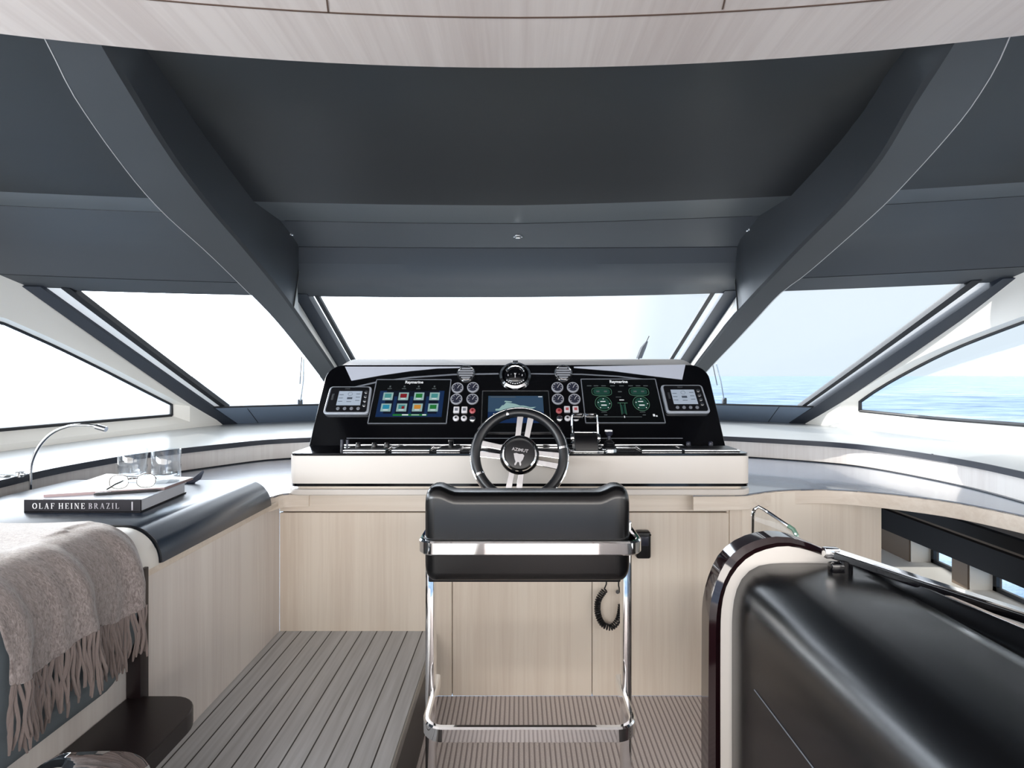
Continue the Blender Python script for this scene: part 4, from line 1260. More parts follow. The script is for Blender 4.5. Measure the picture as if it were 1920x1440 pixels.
for sg in (-1, 1):
    x = hx + 0.012 + sg * 0.292
    b = MB()
    b.box((x, 1.60, 0.5), (0.026, 0.055, 1.0 - 0.1), 0.005); b.build('leg', 'chrome', ch)
    b = MB(); b.box((x, 1.60, 0.01), (0.05, 0.12, 0.02), 0.006); b.build('foot', 'chrome', ch)
b = band(rring(hx + 0.012, 1.405, 1.66, 0.290, 0.06), 0.411, 0.452, 0.018); b.build('foot_rail', 'chrome', ch, smooth=35)
b = MB(); b.box((hx, 1.7, 0.79), (0.56, 0.3, 0.02), 0.004); b.build('seat_frame', 'satin_black', ch)

# ------------------------------------------------------------------ handset and coiled lead on the cabinet
hp = at(1207, 1018, 2.29)
hs = thing('handset', 'small black radio handset clipped to the oak cabinet right of the helm chair', 'handset', (hp.x, 2.297, hp.z))
b = MB(); b.box((hp.x - 0.008, 2.275, hp.z), (0.062, 0.044, 0.115), 0.010, 3); b.build('body', 'satin_black', hs)
b = MB(); b.box((hp.x - 0.008, 2.250, hp.z + 0.02), (0.04, 0.006, 0.04), 0.003); b.build('grille', 'dial', hs)
b = MB(); b.cyl((hp.x + 0.018, 2.262, hp.z + 0.045), (hp.x + 0.018, 2.252, hp.z + 0.045), 0.005, 12); b.build('screw', 'chrome', hs)
cd = []
path = resample([at(x, y, 2.26) for x, y in ((1134, 1106), (1122, 1125), (1121, 1150), (1130, 1170), (1146, 1176), (1160, 1160), (1165, 1132))], 200)
turns = 34; b = MB(); pts = []
tot = turns * 12
for i in range(tot + 1):
    u = i / tot * (len(path) - 1); k = min(int(u), len(path) - 2); p = lerp(path[k], path[k + 1], u - k)
    d = (path[k + 1] - path[k]).normalized(); n1 = Vector((0, 1, 0)); n2 = d.cross(n1).normalized(); a = 2 * PI * turns * i / tot
    pts.append(p + n1 * math.cos(a) * 0.011 + n2 * math.sin(a) * 0.011)
b.tube(pts, 0.0034, 6)
b.tube([at(1137, 1072, 2.28), at(1137, 1095, 2.27), pts[0]], 0.003, 6)
b.tube([at(1160, 1070, 2.28), at(1160, 1098, 2.27), at(1164, 1115, 2.265), pts[-1]], 0.003, 6)
o = b.build('coiled_lead', 'satin_black', None, origin=path[100]); tag(o, 'black coiled handset lead hanging in a loop on the oak cabinet door', 'cable')
b = MB(); b.cyl(at(1158, 1110, 2.298), at(1158, 1110, 2.27), 0.008, 12); ok = b.build('lead_clip', 'satin_black', None, origin=at(1158, 1110, 2.298)); tag(ok, 'small black clip behind the coiled lead', 'clip')

# ------------------------------------------------------------------ left bench
XB = -1.03
bn = thing('bench_cabinet', 'long limed oak bench cabinet along the left side', 'cabinet', (-1.8, 1.0, 0))
b = MB(); b.box((-1.80, 0.85, 0.415), (1.54, 2.9, 0.83)); b.build('body', 'oak_side', bn, smooth=0)
b = MB(); b.box((-1.775, 0.85, 0.843), (1.50, 2.9, 0.026), 0.005); b.build('top', 'oak_side', bn, smooth=0)
b = MB(); b.box((-1.022, 0.85, 0.842), (0.020, 2.9, 0.024), 0.004); b.build('moulding', 'oak_x', bn)
# left counter piece joining bench and helm
LFp = []
for t_ in range(9):
    a = PI / 2 * t_ / 8
    LFp.append(Vector((XB - 0.0 - 0.0 + 0.07 * (1 - math.cos(a)), 2.14 + 0.07 * math.sin(a), 0)))
def sect_left():
    P = [Vector((-2.5, 2.165, ZC))]
    return P
b = MB()
lf = resample([Vector((-1.86, 2.168, ZC)), Vector((-1.4, 2.168, ZC)), Vector((-1.10, 2.17, ZC)), Vector((-1.03, 2.20, ZC)), Vector((-1.0, 2.27, ZC)), Vector((-0.9, 2.29, ZC))], 40)
lb = []
for p in lf:
    best = min(ins, key=lambda q: abs(math.atan2(q.x, q.y) - math.atan2(p.x, p.y)))
    s_ = best if best.length > p.length else p * 1.001
    lb.append(Vector((s_.x, s_.y, ZC)))
b.slab([[p, lerp(p, q, .5), q] for p, q in zip(lf, lb)], (0, 0, -0.008))
cl = tag(b.build('counter', 'counter', smooth=30), 'slate leather topped counter in the left forward corner beyond the glasses', 'counter')
b = MB(); b.slab([[p + Vector((0, 0, -0.001)), p + Vector((0, 0, -0.06))] for p in lf], (0, 0.02, 0)); b.build('fascia', 'oak_x', cl, smooth=50)

def roll_pad(y0, y1, nm, mt, x_l=-1.80, z0=0.857, z1=0.96, xr=-0.998, r=0.1):
    sec = [(x_l, z0), (xr, z0)]
    for i in range(13):
        a = PI / 2 * i / 12; sec.append((xr - r + r * math.cos(a), z1 - r + r * math.sin(a)))
    n = 12
    for i in range(1, n + 1): sec.append((lerp(xr - r, x_l, i / n), z1))
    b = MB()
    e_ = 0.006
    ys_ = [(y0, 1), (y0 + e_, 0), (lerp(y0, y1, .5), 0), (y1 - e_, 0), (y1, 1)]
    cx = (x_l + xr) / 2; cz = (z0 + z1) / 2
    rings = []
    for y, k_ in ys_:
        rings.append([Vector((x - (0.004 * k_ if x > cx else 0), y, z - (0.004 * k_ if z > cz else 0))) for x, z in sec])
    b.loft(rings); return b
o = roll_pad(1.492, 2.16, 'p', 'leather_pad').build('seat_pad', 'leather_pad', None, smooth=40, origin=(-1.7, 1.8, 0.857)); tag(o, 'dark leather bench pad with a rolled edge, under the book', 'cushion')
o = roll_pad(1.405, 1.486, 'p', 'white').build('end_pad', 'white', None, smooth=40, origin=(-1.7, 1.44, 0.857)); tag(o, 'narrow off-white leather end section of the bench top beside the throw', 'cushion')
b = MB(); sec = []
for i in range(13):
    a = PI / 2 * i / 12; sec.append((-1.098 + 0.1005 * math.cos(a), 1.489, 0.86 + 0.1005 * math.sin(a)))
sec.append((-1.80, 1.489, 0.9605))
b.tube(sec, 0.0035, 6); b.build('edge_cord', 'black_seal', o)

# grey fabric back pad hanging over the bench side
sb = thing('back_cushion', 'blue-grey fabric back cushion overhanging the bench, mostly under the wool throw', 'cushion', (-1.2, 0.8, 0.61))
sec = [(-1.70, 0.862), (-1.028, 0.862), (-1.028, 0.62), (-1.022, 0.605), (-1.012, 0.605), (-0.999, 0.625), (-0.995, 0.66), (-0.995, 0.86)]
for i in range(1, 13):
    a = PI / 2 * i / 12; sec.append((-1.115 + 0.12 * math.cos(a), 0.86 + 0.12 * math.sin(a)))
for i in range(1, 7): sec.append((lerp(-1.115, -1.70, i / 6), 0.98 - 0.004 * i))
b = MB(); rings = []
for k_ in range(9):
    y = 0.15 if k_ == 0 else lerp(1.25, 1.392, (k_ - 1) / 7)
    lift = 0 if k_ < 4 else (0.07 * ((y - 1.30) / 0.092) ** 2.2 if y > 1.30 else 0)
    rings.append([Vector((x, y, (z + lift * (1 if z < 0.75 else 0)))) for x, z in sec])
b.loft(rings); b.build('body', 'fabric', sb, smooth=50)
b = MB(); b.tube([Vector((x, 1.392, z + 0.002)) for x, z in sec[7:]], 0.006, 8); b.build('piping', 'white', sb)

# dark post and shelf
ds = thing('side_step', 'dark wenge wooden rounded side shelf with an upright post against the oak bench', 'side shelf', (-0.93, 1.0, 0.49))
P = [(-1.028, 0.35), (-0.822, 0.35), (-0.822, 1.32)]
for i in range(9):
    a = PI / 2 * i / 8; P.append((-0.822 - 0.085 + 0.085 * math.cos(a), 1.325 + 0.085 * math.sin(a)))
P.append((-1.028, 1.41))
b = MB(); b.prism([(x, y, 0.49) for x, y in P], (0, 0, 0.045)); b.build('shelf_board', 'wenge', ds, smooth=50, bevel=0.003)
b = MB(); b.box((-1.009, 1.413, 0.69), (0.038, 0.032, 0.36), 0.002); b.build('post', 'wenge', ds)

# throw with tassels
tw = thing('throw_blanket', 'taupe wool throw blanket with tasselled fringe draped over the bench cushion', 'blanket', (-1.1, 1.15, 0.99))
HN = 0.012
def throw_pt(s, y):
    """s: distance down the drape from the top, y along the bench"""
    fold = 0.016 * math.sin(y * 38 + 0.6) + 0.009 * math.sin(y * 83 + 2.0)
    flat = 0.64                       # length lying on top
    if s < flat:
        x = -1.75 + s; z = 0.992 + 0.004 * math.sin(x * 11 + y * 9) + 0.003 * math.sin(y * 30) ; k = 0
        return Vector((x, y, z + (s / flat) * 0.004))
    arc = 0.133 * PI / 2
    if s < flat + arc:
        a = (s - flat) / 0.133; k = a / (PI / 2)
        r = 0.131 + k * (0.006 + max(fold, -0.006) * 0.7)
        return Vector((-1.115 + r * math.sin(a), y, 0.86 + r * math.cos(a)))
    d = s - flat - arc
    k = min(1, d / 0.10)
    return Vector((-1.115 + 0.137 + max(fold, -0.006) * (0.7 + 0.5 * k) + 0.003 * k, y + 0.006 * math.sin(d * 40 + y * 20), 0.86 - d))
HEM = 0.86 - 0.79
rows = []
ny = 60; ns = 56
S_end = 0.64 + 0.133 * PI / 2
def y_edge(t, s): return lerp(1.015, 1.398, t)
for i in range(ny + 1):
    t_ = i / ny
    tot_s = S_end + HEM + 0.012 * math.sin(t_ * 9) - 0.01 * sstep(t_, 0.8, 1.0)
    row = []
    for j in range(ns + 1):
        u = j / ns; s_ = (u ** 0.7) * tot_s
        drop = max(0, (s_ - 0.66) / (tot_s - 0.66))
        y = y_edge(t_, s_) - 0.035 * sstep(drop, 0.3, 1) * t_ + 0.01 * math.sin(s_ * 14) * (1 - t_)
        row.append(throw_pt(s_, y))
    rows.append(row)
hem = [r[-1] for r in rows]
b = MB(); b.slab(rows, lambda p: (Vector((p.x + 1.115, 0, p.z - 0.86)).normalized() * 0.007) if p.z > 0.86 and p.x > -1.115 else (Vector((0, 0, 0.007)) if p.z > 0.86 else Vector((0.007, 0, 0))))
b.build('cloth', 'wool', tw, smooth=70, sub=1)
nt_ = 92
for i in range(nt_):
    u = (i + 0.5) / nt_ * (len(hem) - 1); k = min(int(u), len(hem) - 2); p = lerp(hem[k], hem[k + 1], u - k) + Vector((0.003, 0, 0.003))
    L_ = random.uniform(0.105, 0.145); ph = random.uniform(0, 6); dy = random.uniform(-0.012, 0.012); dx = random.uniform(-0.004, 0.010)
    pts = []
    for q in range(8):
        s_ = q / 7; pts.append(p + Vector((dx * s_ + 0.003 * math.sin(ph + s_ * 5), dy * s_ + 0.004 * math.sin(ph * 2 + s_ * 6), -L_ * s_)))
    b = MB(); b.tube(pts, [0.0028, 0.0034, 0.0032, 0.0034, 0.0032, 0.0034, 0.0036, 0.002], 6); b.build('tassel', 'wool_tassel', tw)

# ------------------------------------------------------------------ book, magazine, spectacles, glasses
def serif(ch_):
    """strokes of a roman capital in a unit-high box: list of polygons, width"""
    T, t = 0.15, 0.055
    def R(x0, y0, x1, y1): return [(x0, y0), (x1, y0), (x1, y1), (x0, y1)]
    def ser(x, y, w_=0.2): return R(x - w_ / 2, y - 0.02 if y > 0.5 else y, x + w_ / 2, y if y > 0.5 else y + 0.04)
    def diag(x0, y0, x1, y1, w_): return [(x0 - w_ / 2, y0), (x0 + w_ / 2, y0), (x1 + w_ / 2, y1), (x1 - w_ / 2, y1)]
    def stem(x, w_=T, sw=0.30): return [R(x - w_ / 2, 0, x + w_ / 2, 1), R(x - sw / 2, 0, x + sw / 2, 0.045), R(x - sw / 2, 0.955, x + sw / 2, 1)]
    def bowl(cx, cy, rx, ry, a0, a1, tw_=T, tt=t, n=12):
        P = []
        for i in range(n):
            a, c = lerp(a0, a1, i / n), lerp(a0, a1, (i + 1) / n)
            def pt(a_, inner):
                k_ = (tw_ * abs(math.cos(a_)) + tt * abs(math.sin(a_))) if inner else 0
                return (cx + (rx - k_) * math.cos(a_), cy + (ry - k_) * math.sin(a_))
            P.append([pt(a, 0), pt(c, 0), pt(c, 1), pt(a, 1)])
        return P
    if ch_ == 'O': return bowl(0.42, 0.5, 0.42, 0.51, 0, 2 * PI, n=24), 0.84
    if ch_ == 'L': return stem(0.17) + [R(0.17, 0, 0.62, t), diag(0.60, 0.0, 0.64, 0.26, 0.05)], 0.66
    if ch_ == 'A': return [diag(0.12, 0, 0.40, 1, t), diag(0.68, 0, 0.40, 1, T), R(0.2, 0.32, 0.58, 0.32 + t), R(0, 0, 0.24, 0.045), R(0.54, 0, 0.82, 0.045)], 0.82
    if ch_ == 'F': return stem(0.17) + [R(0.17, 0.945, 0.62, 1), diag(0.60, 0.76, 0.62, 1, 0.05), R(0.17, 0.49, 0.48, 0.49 + t), R(0.46, 0.40, 0.50, 0.64)], 0.64
    if ch_ == 'E': return stem(0.17) + [R(0.17, 0.945, 0.62, 1), R(0.17, 0, 0.64, t), diag(0.60, 0.77, 0.62, 1, 0.05), diag(0.62, 0, 0.65, 0.24, 0.05), R(0.17, 0.49, 0.48, 0.49 + t), R(0.46, 0.40, 0.50, 0.64)], 0.68
    if ch_ == 'H': return stem(0.17) + stem(0.68) + [R(0.17, 0.48, 0.68, 0.48 + t)], 0.85
    if ch_ == 'I': return stem(0.17), 0.34
    if ch_ == 'N': return stem(0.14, t, 0.26) + stem(0.72, t, 0.26) + [diag(0.72, 0, 0.16, 1, T)], 0.86
    if ch_ == 'B': return stem(0.17) + [R(0.17, 0, 0.36, t), R(0.17, 0.945, 0.36, 1), R(0.17, 0.5, 0.38, 0.5 + t)] + bowl(0.34, 0.76, 0.25, 0.24, -PI / 2, PI / 2) + bowl(0.36, 0.265, 0.29, 0.265, -PI / 2, PI / 2), 0.67
    if ch_ == 'R': return stem(0.17) + [R(0.17, 0.945, 0.36, 1), R(0.17, 0.47, 0.38, 0.47 + t)] + bowl(0.34, 0.735, 0.26, 0.265, -PI / 2, PI / 2) + [diag(0.68, 0, 0.36, 0.48, T), R(0.6, 0, 0.8, 0.045)], 0.78
    if ch_ == 'Z': return [R(0.04, 0.945, 0.62, 1), R(0.02, 0, 0.64, t), diag(0.12, 0, 0.54, 1, T), diag(0.06, 0.78, 0.04, 1, 0.05), diag(0.62, 0, 0.64, 0.22, 0.05)], 0.68
    return [], 0.4
def write(bb, s, h, org, ux, uz, nrm, gap=0.14):
    x = 0
    for c_ in s:
        if c_ == ' ': x += 0.42; continue
        P, w_ = serif(c_)
        for pl in P: bb.prism([org + ux * (x + a) * h + uz * b_ * h for a, b_ in pl], nrm * 0.0006)
        x += w_ + gap
    return x * h
bkx0, bkx1, bky0, bky1, bz0 = -1.515, -1.158, 1.634, 1.905, 0.9606
bk = thing('book', 'large hardback book with a dark spine lettered OLAF HEINE BRAZIL, lying on the leather pad', 'book', ((bkx0 + bkx1) / 2, 1.77, bz0))
shx = -0.03
def bkpt(x, y, z): return Vector((x + shx * (y - bky0) / 0.27, y, z))
def bslab(x0, x1, y0, y1, z0, z1):
    b = MB(); b.prism([bkpt(x0, y0, z0), bkpt(x1, y0, z0), bkpt(x1, y1, z0), bkpt(x0, y1, z0)], (0, 0, z1 - z0)); return b
bslab(bkx0, bkx1, bky0, bky1 + 0.004, bz0, bz0 + 0.004).build('back_cover', 'book_cover', bk, smooth=0)
bslab(bkx0, bkx1, bky0 + 0.002, bky1 + 0.004, bz0 + 0.0365, bz0 + 0.040).build('front_cover', 'book_top', bk, smooth=0)
bslab(bkx0, bkx1, bky0, bky0 + 0.006, bz0 + 0.002, bz0 + 0.040).build('spine', 'book_cover', bk, smooth=0)
bslab(bkx0 + 0.004, bkx1 - 0.004, bky0 + 0.004, bky1, bz0 + 0.004, bz0 + 0.0365).build('pages', 'pages', bk, smooth=0)
b = MB(); b.m('letter_white')
ux, uz, nn = Vector((1, 0, 0)), Vector((0, 0, 1)), Vector((0, -1, 0))
og = Vector((-1.489, bky0, bz0 + 0.0125)); hh = 0.0175
w1 = write(b, 'OLAF HEINE', hh, og, ux, uz, nn, 0.30)
b.build('author_lettering', None, bk, smooth=0)
b = MB(); b.m('letter_grey'); write(b, 'BRAZIL', hh, og + ux * (w1 + 0.006), ux, uz, nn, 0.28)
b.build('title_lettering', None, bk, smooth=0)
b = MB(); b.box((bkx1 - 0.025, bky0 - 0.0003, bz0 + 0.021), (0.004, 0.0006, 0.026)); b.build('spine_mark', 'letter_grey', bk, smooth=0)

mz = bz0 + 0.0402
mgq = [(-1.485, 1.667), (-1.178, 1.775), (-1.19, 1.95), (-1.56, 2.02)]
mg = thing('magazine', 'white open-covered magazine lying on top of the book', 'magazine', (-1.35, 1.85, mz))
b = MB(); b.prism([(x, y, mz) for x, y in mgq], (0, 0, 0.008)); b.build('pages', 'mag_edge', mg, smooth=0)
b = MB(); b.prism([(x, y, mz + 0.008) for x, y in mgq], (0, 0, 0.0012)); b.build('cover', 'paper', mg, smooth=0)
mtop = mz + 0.0092
pa = Vector((-1.345, 1.690, mz + 0.004)); pb = Vector((-1.175, 1.755, mz + 0.004))
pn = thing('pen', 'slim black pen lying beside the magazine on the book', 'pen', lerp(pa, pb, .5))
b = MB(); b.tube([pa, lerp(pa, pb, .04), lerp(pa, pb, .93), pb], [0.003, 0.004, 0.004, 0.001], 10); b.build('barrel', 'satin_black', pn)
b = MB(); b.tube([lerp(pa, pb, .02) + Vector((0, 0, .005)), lerp(pa, pb, .25) + Vector((0, 0, .005))], 0.0012, 6); b.build('pocket_clip', 'steel', pn)

# tumblers
def tumbler(px, Y, lab, first=None):
    x = (px - 972) / 1000 * Y
    if first is not None:
        o = copy_tree(first); o.location = (x, Y, mtop + 0.0004); o['label'] = lab; return o
    o = thing('tumbler', lab, 'glass', (x, Y, mtop + 0.0004), 'cut glass tumblers')
    R_, h_ = 0.0445, 0.112
    c = Vector((x, Y, mtop + 0.0004)); n = 48
    rings = []
    prof = [(R_ * 0.93, 0), (R_ * 0.97, 0.004), (R_ * 0.985, 0.05), (R_, h_ - 0.002), (R_ - 0.0012, h_), (R_ - 0.0028, h_ - 0.002), (R_ - 0.0035, 0.05), (R_ - 0.006, 0.022), (0.02, 0.016), (0.0002, 0.016)]
    b = MB(); rr = []
    for (r, z) in prof:
        cut = 0.0018 if (z in (0.004, 0.05) and r > R_ * 0.96) else 0
        rr.append([c + Vector(((r - cut * (k % 2)) * math.cos(2 * PI * k / n), (r - cut * (k % 2)) * math.sin(2 * PI * k / n), z)) for k in range(n)])
    vv = b.grid(rr, closed_v=True); b._f(list(reversed(vv[0]))); b._f(vv[-1])
    b.build('body', 'tumbler', o, smooth=35)
    b = MB()
    for row_, (z0, z1) in enumerate(((0.012, 0.030), (0.034, 0.052))):
        for k in range(16):
            a = 2 * PI * (k + 0.5 * row_) / 16; r = R_ * 0.985 + 0.0004
            p = lambda a_, z: c + Vector((r * math.cos(a_), r * math.sin(a_), z))
            b.poly([p(a - .07, (z0 + z1) / 2), p(a, z0), p(a + .07, (z0 + z1) / 2), p(a, z1)])
    b.build('cut_pattern', 'tumbler', o, smooth=0)
    return o
t1 = tumbler(312, 1.865, 'cut glass tumbler nearer the helm console, beside the navy tray')
tumbler(249, 1.90, 'cut glass tumbler directly behind the spectacles', t1)

# spectacles
gb = Vector((0, 1.75, mtop + 0.001))
gx0 = (248 - 972) / 1000 * 1.75
sp_ = thing('spectacles', 'folded metal framed spectacles with dark temple tips lying on the magazine', 'glasses', (gx0, 1.75, mtop))
def lensring(cx, tilt=0.0):
    P = []
    for k in range(32):
        a = 2 * PI * k / 32; c_, s_ = math.cos(a), math.sin(a)
        P.append(Vector((cx + 0.031 * math.copysign(abs(c_) ** .8, c_), 1.745 + 0.004 * s_, mtop + 0.024 + 0.0215 * math.copysign(abs(s_) ** .85, s_) + tilt * c_)))
    return P
cxa, cxb = (223 - 972) / 1000 * 1.745, (274 - 972) / 1000 * 1.745
b = MB()
for cx, tl_ in ((cxa, -0.0), (cxb, 0.0)):
    b.tube([p + Vector((0, 0, 0.004 if cx == cxb else 0)) for p in lensring(cx, tl_)], 0.0011, 6, closed=True)
b.tube([Vector((cxa + 0.030, 1.745, mtop + 0.033)), Vector(((cxa + cxb) / 2, 1.742, mtop + 0.038)), Vector((cxb - 0.030, 1.745, mtop + 0.036))], 0.0011, 6)
b.build('frame', 'brown_panel', sp_)
for cx in (cxa, cxb):
    b = MB(); P = [p + Vector((0, 0, 0.004 if cx == cxb else 0)) for p in lensring(cx)]; b.prism(P, (0, 0.0015, 0)); b.build('lens', 'lens', sp_, smooth=0)
b = MB(); b.tube([Vector((cxb + 0.031, 1.748, mtop + 0.034)), Vector((cxb + 0.026, 1.757, mtop + 0.034)), Vector((cxb - 0.02, 1.760, mtop + 0.033)), Vector(((cxa + cxb) / 2 + .01, 1.758, mtop + 0.033)), Vector((cxa + 0.02, 1.752, mtop + 0.031)), Vector((cxa - 0.005, 1.738, mtop + 0.018)), Vector((cxa - 0.027, 1.728, mtop + 0.003))], [0.0014, 0.0014, 0.0014, 0.0016, 0.0022, 0.0026, 0.0028], 8); b.build('temple', 'satin_black', sp_)
b = MB(); b.tube([Vector((cxa - 0.031, 1.748, mtop + 0.034)), Vector((cxa - 0.045, 1.80, mtop + 0.032)), Vector((cxa + 0.03, 1.80, mtop + 0.030)), Vector((cxb, 1.79, mtop + 0.030))], [0.0012, 0.0012, 0.0014, 0.0024], 6); b.build('temple', 'satin_black', sp_)

# navy tray with a turned-up corner
tp = [atZ(x, y, 0.9612) for x, y in ((318, 908), (366, 906), (362, 896), (324, 896))]
ty = thing('leather_tray', 'small navy leather tray with an upswept corner beside the tumblers', 'tray', tp[0])
b = MB(); b.slab([[tp[0], tp[0] * 0.7 + tp[1] * 0.3, tp[0] * 0.4 + tp[1] * 0.6, tp[1]], [tp[3], tp[3] * 0.7 + tp[2] * 0.3, tp[3] * 0.4 + tp[2] * 0.6, tp[2]]], (0, 0, 0.003)); b.build('base', 'navy_tray', ty)
b = MB(); c0, c1 = tp[0] * 0.5 + tp[1] * 0.5, tp[1]
tipp = at(380, 882, 2.1)
b.slab([[c0 + Vector((0, 0, .003)), c0 * 0.5 + tipp * 0.5 + Vector((0, .0, -.006)), tipp], [c1 + Vector((0, 0, .003)), c1 * .5 + tipp * .5 + Vector((0.006, 0, -0.01)), tipp + Vector((0.004, 0, -0.006))]], (0, 0.003, 0)); b.build('corner_flap', 'navy_tray', ty)

# reading lamp on the shelf
lpb = at(57, 893, 2.02)
lm = thing('reading_lamp', 'slim chrome gooseneck reading lamp arching over the left side shelf', 'lamp', (lpb.x, lpb.y, 0.857))
neck = resample([at(57, 905, 2.02), at(59, 870, 2.02), at(73, 838, 2.02), at(98, 812, 2.02), at(130, 799, 2.02), at(160, 797, 2.02), at(186, 799.5, 2.02)], 40)
b = MB(); b.tube([lpb + Vector((0, 0.0, 0.86 - lpb.z))] + neck, 0.0052, 10); b.build('gooseneck', 'chrome', lm)
b = MB(); b.tube([at(181, 800, 2.02), at(199, 805, 2.02)], 0.0100, 16); b.build('lamp_head', 'steel', lm)
b = MB(); b.lathe([(0.018, 0), (0.018, 0.006), (0.012, 0.012), (0.009, 0.03), (0.0002, 0.03)], (lpb.x, lpb.y, 0.857)); b.build('base', 'chrome', lm)
q = Vector((-1.90, 2.0, 0))
b = MB(); b.box((q.x, q.y, 1.011), (0.11, 0.02, 0.010), 0.004); b.box((q.x - 0.03, q.y, 1.006), (0.03, 0.03, 0.008), 0.003); b.cyl((q.x + 0.03, q.y, 1.002), (q.x + 0.03, q.y, 1.020), 0.014, 16)
o = b.build('grab_handle', 'chrome', None, origin=(q.x, q.y, 1.002)); tag(o, 'small chrome catch on the edge of the left side shelf beside the reading lamp', 'handle')

# ------------------------------------------------------------------ chrome-railed chair at lower left
cc = thing('low_chair', 'low chair with a curved chrome top rail in front of the dark side shelf', 'chair', (-0.70, 0.92, 0.28))
pts = []
Pc = [at(66, 1446, 0.93), at(90, 1431, 0.95), at(130, 1426, 0.97), at(180, 1424, 0.97), at(222, 1426, 0.95), at(248, 1436, 0.92), at(262, 1452, 0.88)]
rr_ = resample(Pc, 30)
b = MB(); rings = []
for p in rr_:
    rings.append([p + Vector((0, dy_, dz_)) for dy_, dz_ in ((-0.03, -0.006), (-0.022, 0.0), (0.0, 0.004), (0.022, 0.0), (0.026, -0.01), (0, -0.016))])
b.loft(rings); b.build('top_rail', 'chrome', cc, smooth=60)
b = MB(); b.slab([[p + Vector((0, 0.005, -0.012)), p + Vector((0, 0.005, -0.22))] for p in rr_], (0, 0.02, 0)); b.build('backrest', 'leather', cc)
b = MB(); b.box((-0.77, 0.74, 0.43), (0.20, 0.32, 0.05), 0.015); b.build('seat', 'leather', cc)
for dx_ in (-0.09, 0.09):
    for dy_ in (-0.14, 0.14):
        b = MB(); b.cyl((-0.77 + dx_, 0.74 + dy_, 0.28), (-0.77 + dx_, 0.74 + dy_, 0.41), 0.009, 12); b.build('leg', 'chrome', cc)

# ------------------------------------------------------------------ right: curved leather settee end
YF = 1.30
se = thing('settee', 'black leather settee with a curved dark lacquered end frame and pale trim, at the right', 'sofa', (0.8, 0.8, 0))
def arcpx(pts, Y=YF, n=40): return resample([at(x, y, Y) for x, y in pts], n)
OUT = [(1328, 2100), (1328, 1500), (1329, 1200), (1331, 1140), (1342, 1094), (1362, 1052), (1392, 1025), (1430, 1010), (1468, 1006), (1510, 1016), (1545, 1030), (1580, 1044)]
MIDP = [(1351, 2100), (1351, 1500), (1351, 1200), (1353, 1140), (1362, 1100), (1380, 1068), (1406, 1043), (1440, 1029), (1475, 1024), (1512, 1031), (1545, 1042), (1580, 1054)]
INN = [(1374, 2100), (1374, 1500), (1374, 1200), (1375, 1150), (1381, 1112), (1394, 1084), (1416, 1065), (1446, 1058), (1480, 1057), (1515, 1057), (1550, 1058), (1590, 1058)]
def fixz(P):
    for p in P:
        if p.z < 0: p.z = 0.0
    return P
def clampz(pts): return [Vector((p.x, p.y, max(p.z, 0.0))) for p in pts]
o_ = clampz(arcpx(OUT, n=60)); m_ = clampz(arcpx(MIDP, n=60)); i_ = clampz(arcpx(INN, n=60))
b = MB(); b.slab([[a, lerp(a, c, .5) + Vector((0, -0.008, 0)), c] for a, c in zip(o_, m_)], (0, 0.05, 0)); b.build('end_frame', 'burgundy', se, smooth=50, bevel=0.003)
b = MB(); b.slab([[a, c] for a, c in zip(m_, i_)], (0, 0.03, 0)); b.build('pale_trim', 'cream', se, smooth=50)
# upholstered shell running aft from the frame
prof = [Vector((p.x, 0, p.z)) for p in i_]
x_in = prof[-1].x
rows = []
def xe(y): return lerp(0.80, 0.94, (1.30 - y) / 0.75)
yy = [1.312 - 1.25 * i / 24 for i in range(25)]
for y in yy:
    fr_ = 1 - sstep(1.312 - y, 0.0, 0.045)
    row = []
    for p in prof:
        d = 0.010 * (1 - fr_)
        c = Vector((x_in, 0, 0.80)); q = Vector((p.x, 0, p.z))
        dirv = Vector((-1, 0, 0)) if p.z < 0.8 else (q - c).normalized()
        w_ = q + dirv * d
        row.append(Vector((w_.x, y, w_.z)))
    xe_ = xe(y)
    zt_ = row[-1].z
    n_ = 14
    for k_ in range(1, n_ + 1):
        s_ = k_ / n_
        row.append(Vector((lerp(row[len(prof) - 1].x, xe_, s_), y, zt_ - 0.018 * math.sin(PI * min(1, s_ * 1.0)) * (1 - fr_) + 0.012 * s_)))
    for k_ in range(1, 7):
        a = PI / 2 * k_ / 6; row.append(Vector((xe_ + 0.03 * math.sin(a), y, zt_ + 0.012 - 0.03 * (1 - math.cos(a)))))
    row.append(Vector((xe_ + 0.03, y, 0.45)))
    rows.append(row)
b = MB(); b.grid(rows); b.grid([rows[0], [Vector((p.x, p.y, 0.40)) for p in rows[0]]])
shl = b.build('upholstery', 'leather_settee', se, smooth=60)
b = MB(); b.tube([Vector((r[0].x - 0.0015 if False else 0, 0, 0)) for r in rows[:2]] if False else [Vector((rows[i][18].x - 0.001, rows[i][18].y, 0.70)) for i in range(3, 25)], 0.0013, 6); b.build('seam', 'grey_line', se)
ed = [Vector((xe(y) + 0.022, y, i_[-1].z + 0.012)) for y in yy]
b = MB(); b.tube(ed, 0.007, 8); b.build('piping', 'cream', se)
b = MB(); b.box((1.04, 0.75, 0.25), (0.34, 1.1, 0.36), 0.03); b.build('seat', 'leather', se)
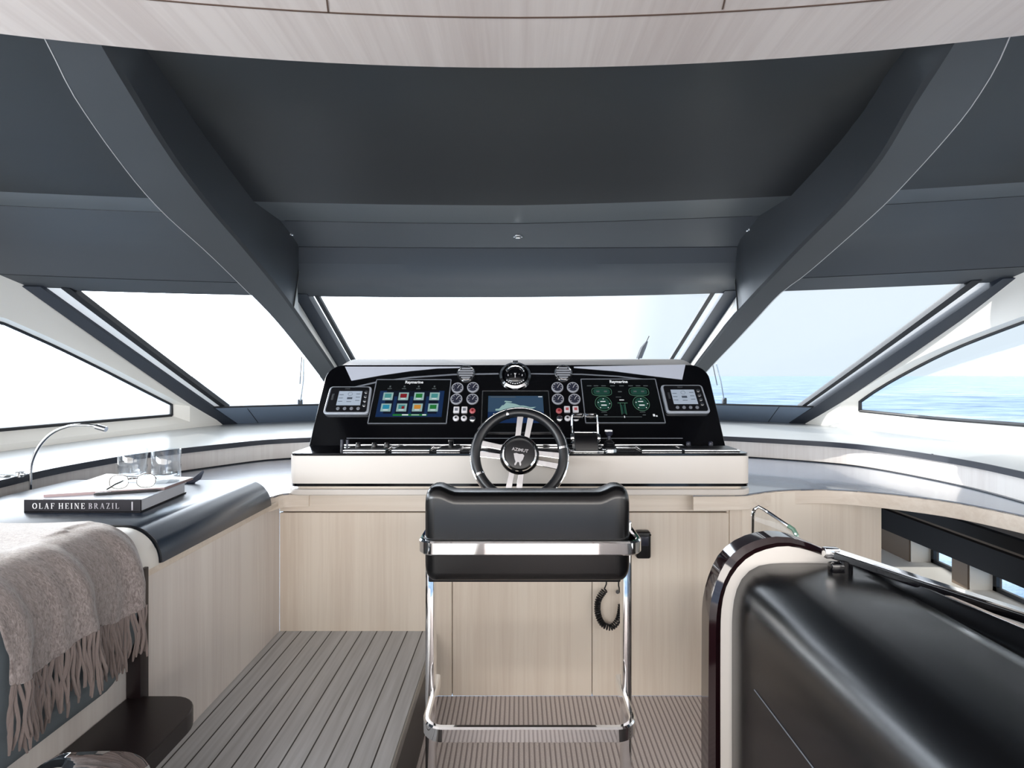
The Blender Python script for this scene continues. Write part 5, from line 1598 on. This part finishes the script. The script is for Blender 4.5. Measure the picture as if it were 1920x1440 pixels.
# hand rail above the settee back
hr_ = resample([at(1556, 1035, 1.25), at(1640, 1063, 1.185), at(1760, 1103, 1.09), at(1920, 1155, 0.985), at(2080, 1208, 0.90)], 30)
rail = thing('hand_rail', 'black and chrome hand rail running above the leather settee', 'hand rail', hr_[0])
b = MB(); b.loft([[p + Vector((-0.007, -0.005, -0.012)), p + Vector((-0.007, -0.005, 0.006)), p + Vector((0.010, 0.007, 0.006)), p + Vector((0.010, 0.007, -0.012))] for p in hr_]); b.build('bar', 'gloss_black', rail, smooth=0, bevel=0.003)
b = MB(); b.loft([[p + Vector((-0.007, -0.005, 0.0065)), p + Vector((-0.007, -0.005, 0.0095)), p + Vector((0.010, 0.007, 0.0095)), p + Vector((0.010, 0.007, 0.0065))] for p in hr_]); b.build('chrome_cap', 'chrome', rail, smooth=0)
b = MB(); p = hr_[0]; b.box(p + Vector((0, -0.004, 0.0)), (0.035, 0.02, 0.024), 0.004); b.build('end_cap', 'chrome', rail)
p = hr_[2]; b = MB(); b.cyl(p + Vector((0, 0, -0.008)), (p.x, p.y, 0.925), 0.014, 20); b.box((p.x - 0.01, p.y, p.z - 0.025), (0.05, 0.024, 0.026), 0.006); b.build('bracket', 'gloss_black', rail)
p = hr_[-3]; b = MB(); b.cyl(p + Vector((0, 0, -0.008)), (p.x, p.y, 0.925), 0.012, 16); b.build('bracket', 'gloss_black', rail)

# glass screen with rounded top behind the settee
gs = [at(1410, 1120, 1.9), at(1411, 975, 1.9), at(1413, 958, 1.9), at(1420, 950, 1.9), at(1430, 954, 1.885), at(1478, 986, 1.80), at(1488, 993, 1.785), at(1494, 1006, 1.775), at(1495, 1120, 1.775)]
b = MB(); b.prism([(p.x, p.y, p.z) for p in gs], Vector((0.5, 0.85, 0)) * 0.010)
gsn = thing('glass_screen', 'small clear glass screen with a bright bent top edge behind the settee', 'glass panel', (gs[0].x + .06, 1.84, gs[0].z))
b.build('pane', 'glass', gsn, smooth=0)
b = MB(); b.tube(resample(gs[:6], 24), [0.003] * 10 + [0.006] * 14, 8); b.build('top_edge', 'chrome', gsn)
b = MB(); b.tube(resample(gs[5:], 14), 0.0075, 8); b.build('end_edge', 'glass_edge', gsn)
b = MB(); b.box((gs[0].x + 0.08, 1.84, 0.29), (0.24, 0.10, 0.58), 0.01); b.build('stand', 'oak', gsn)
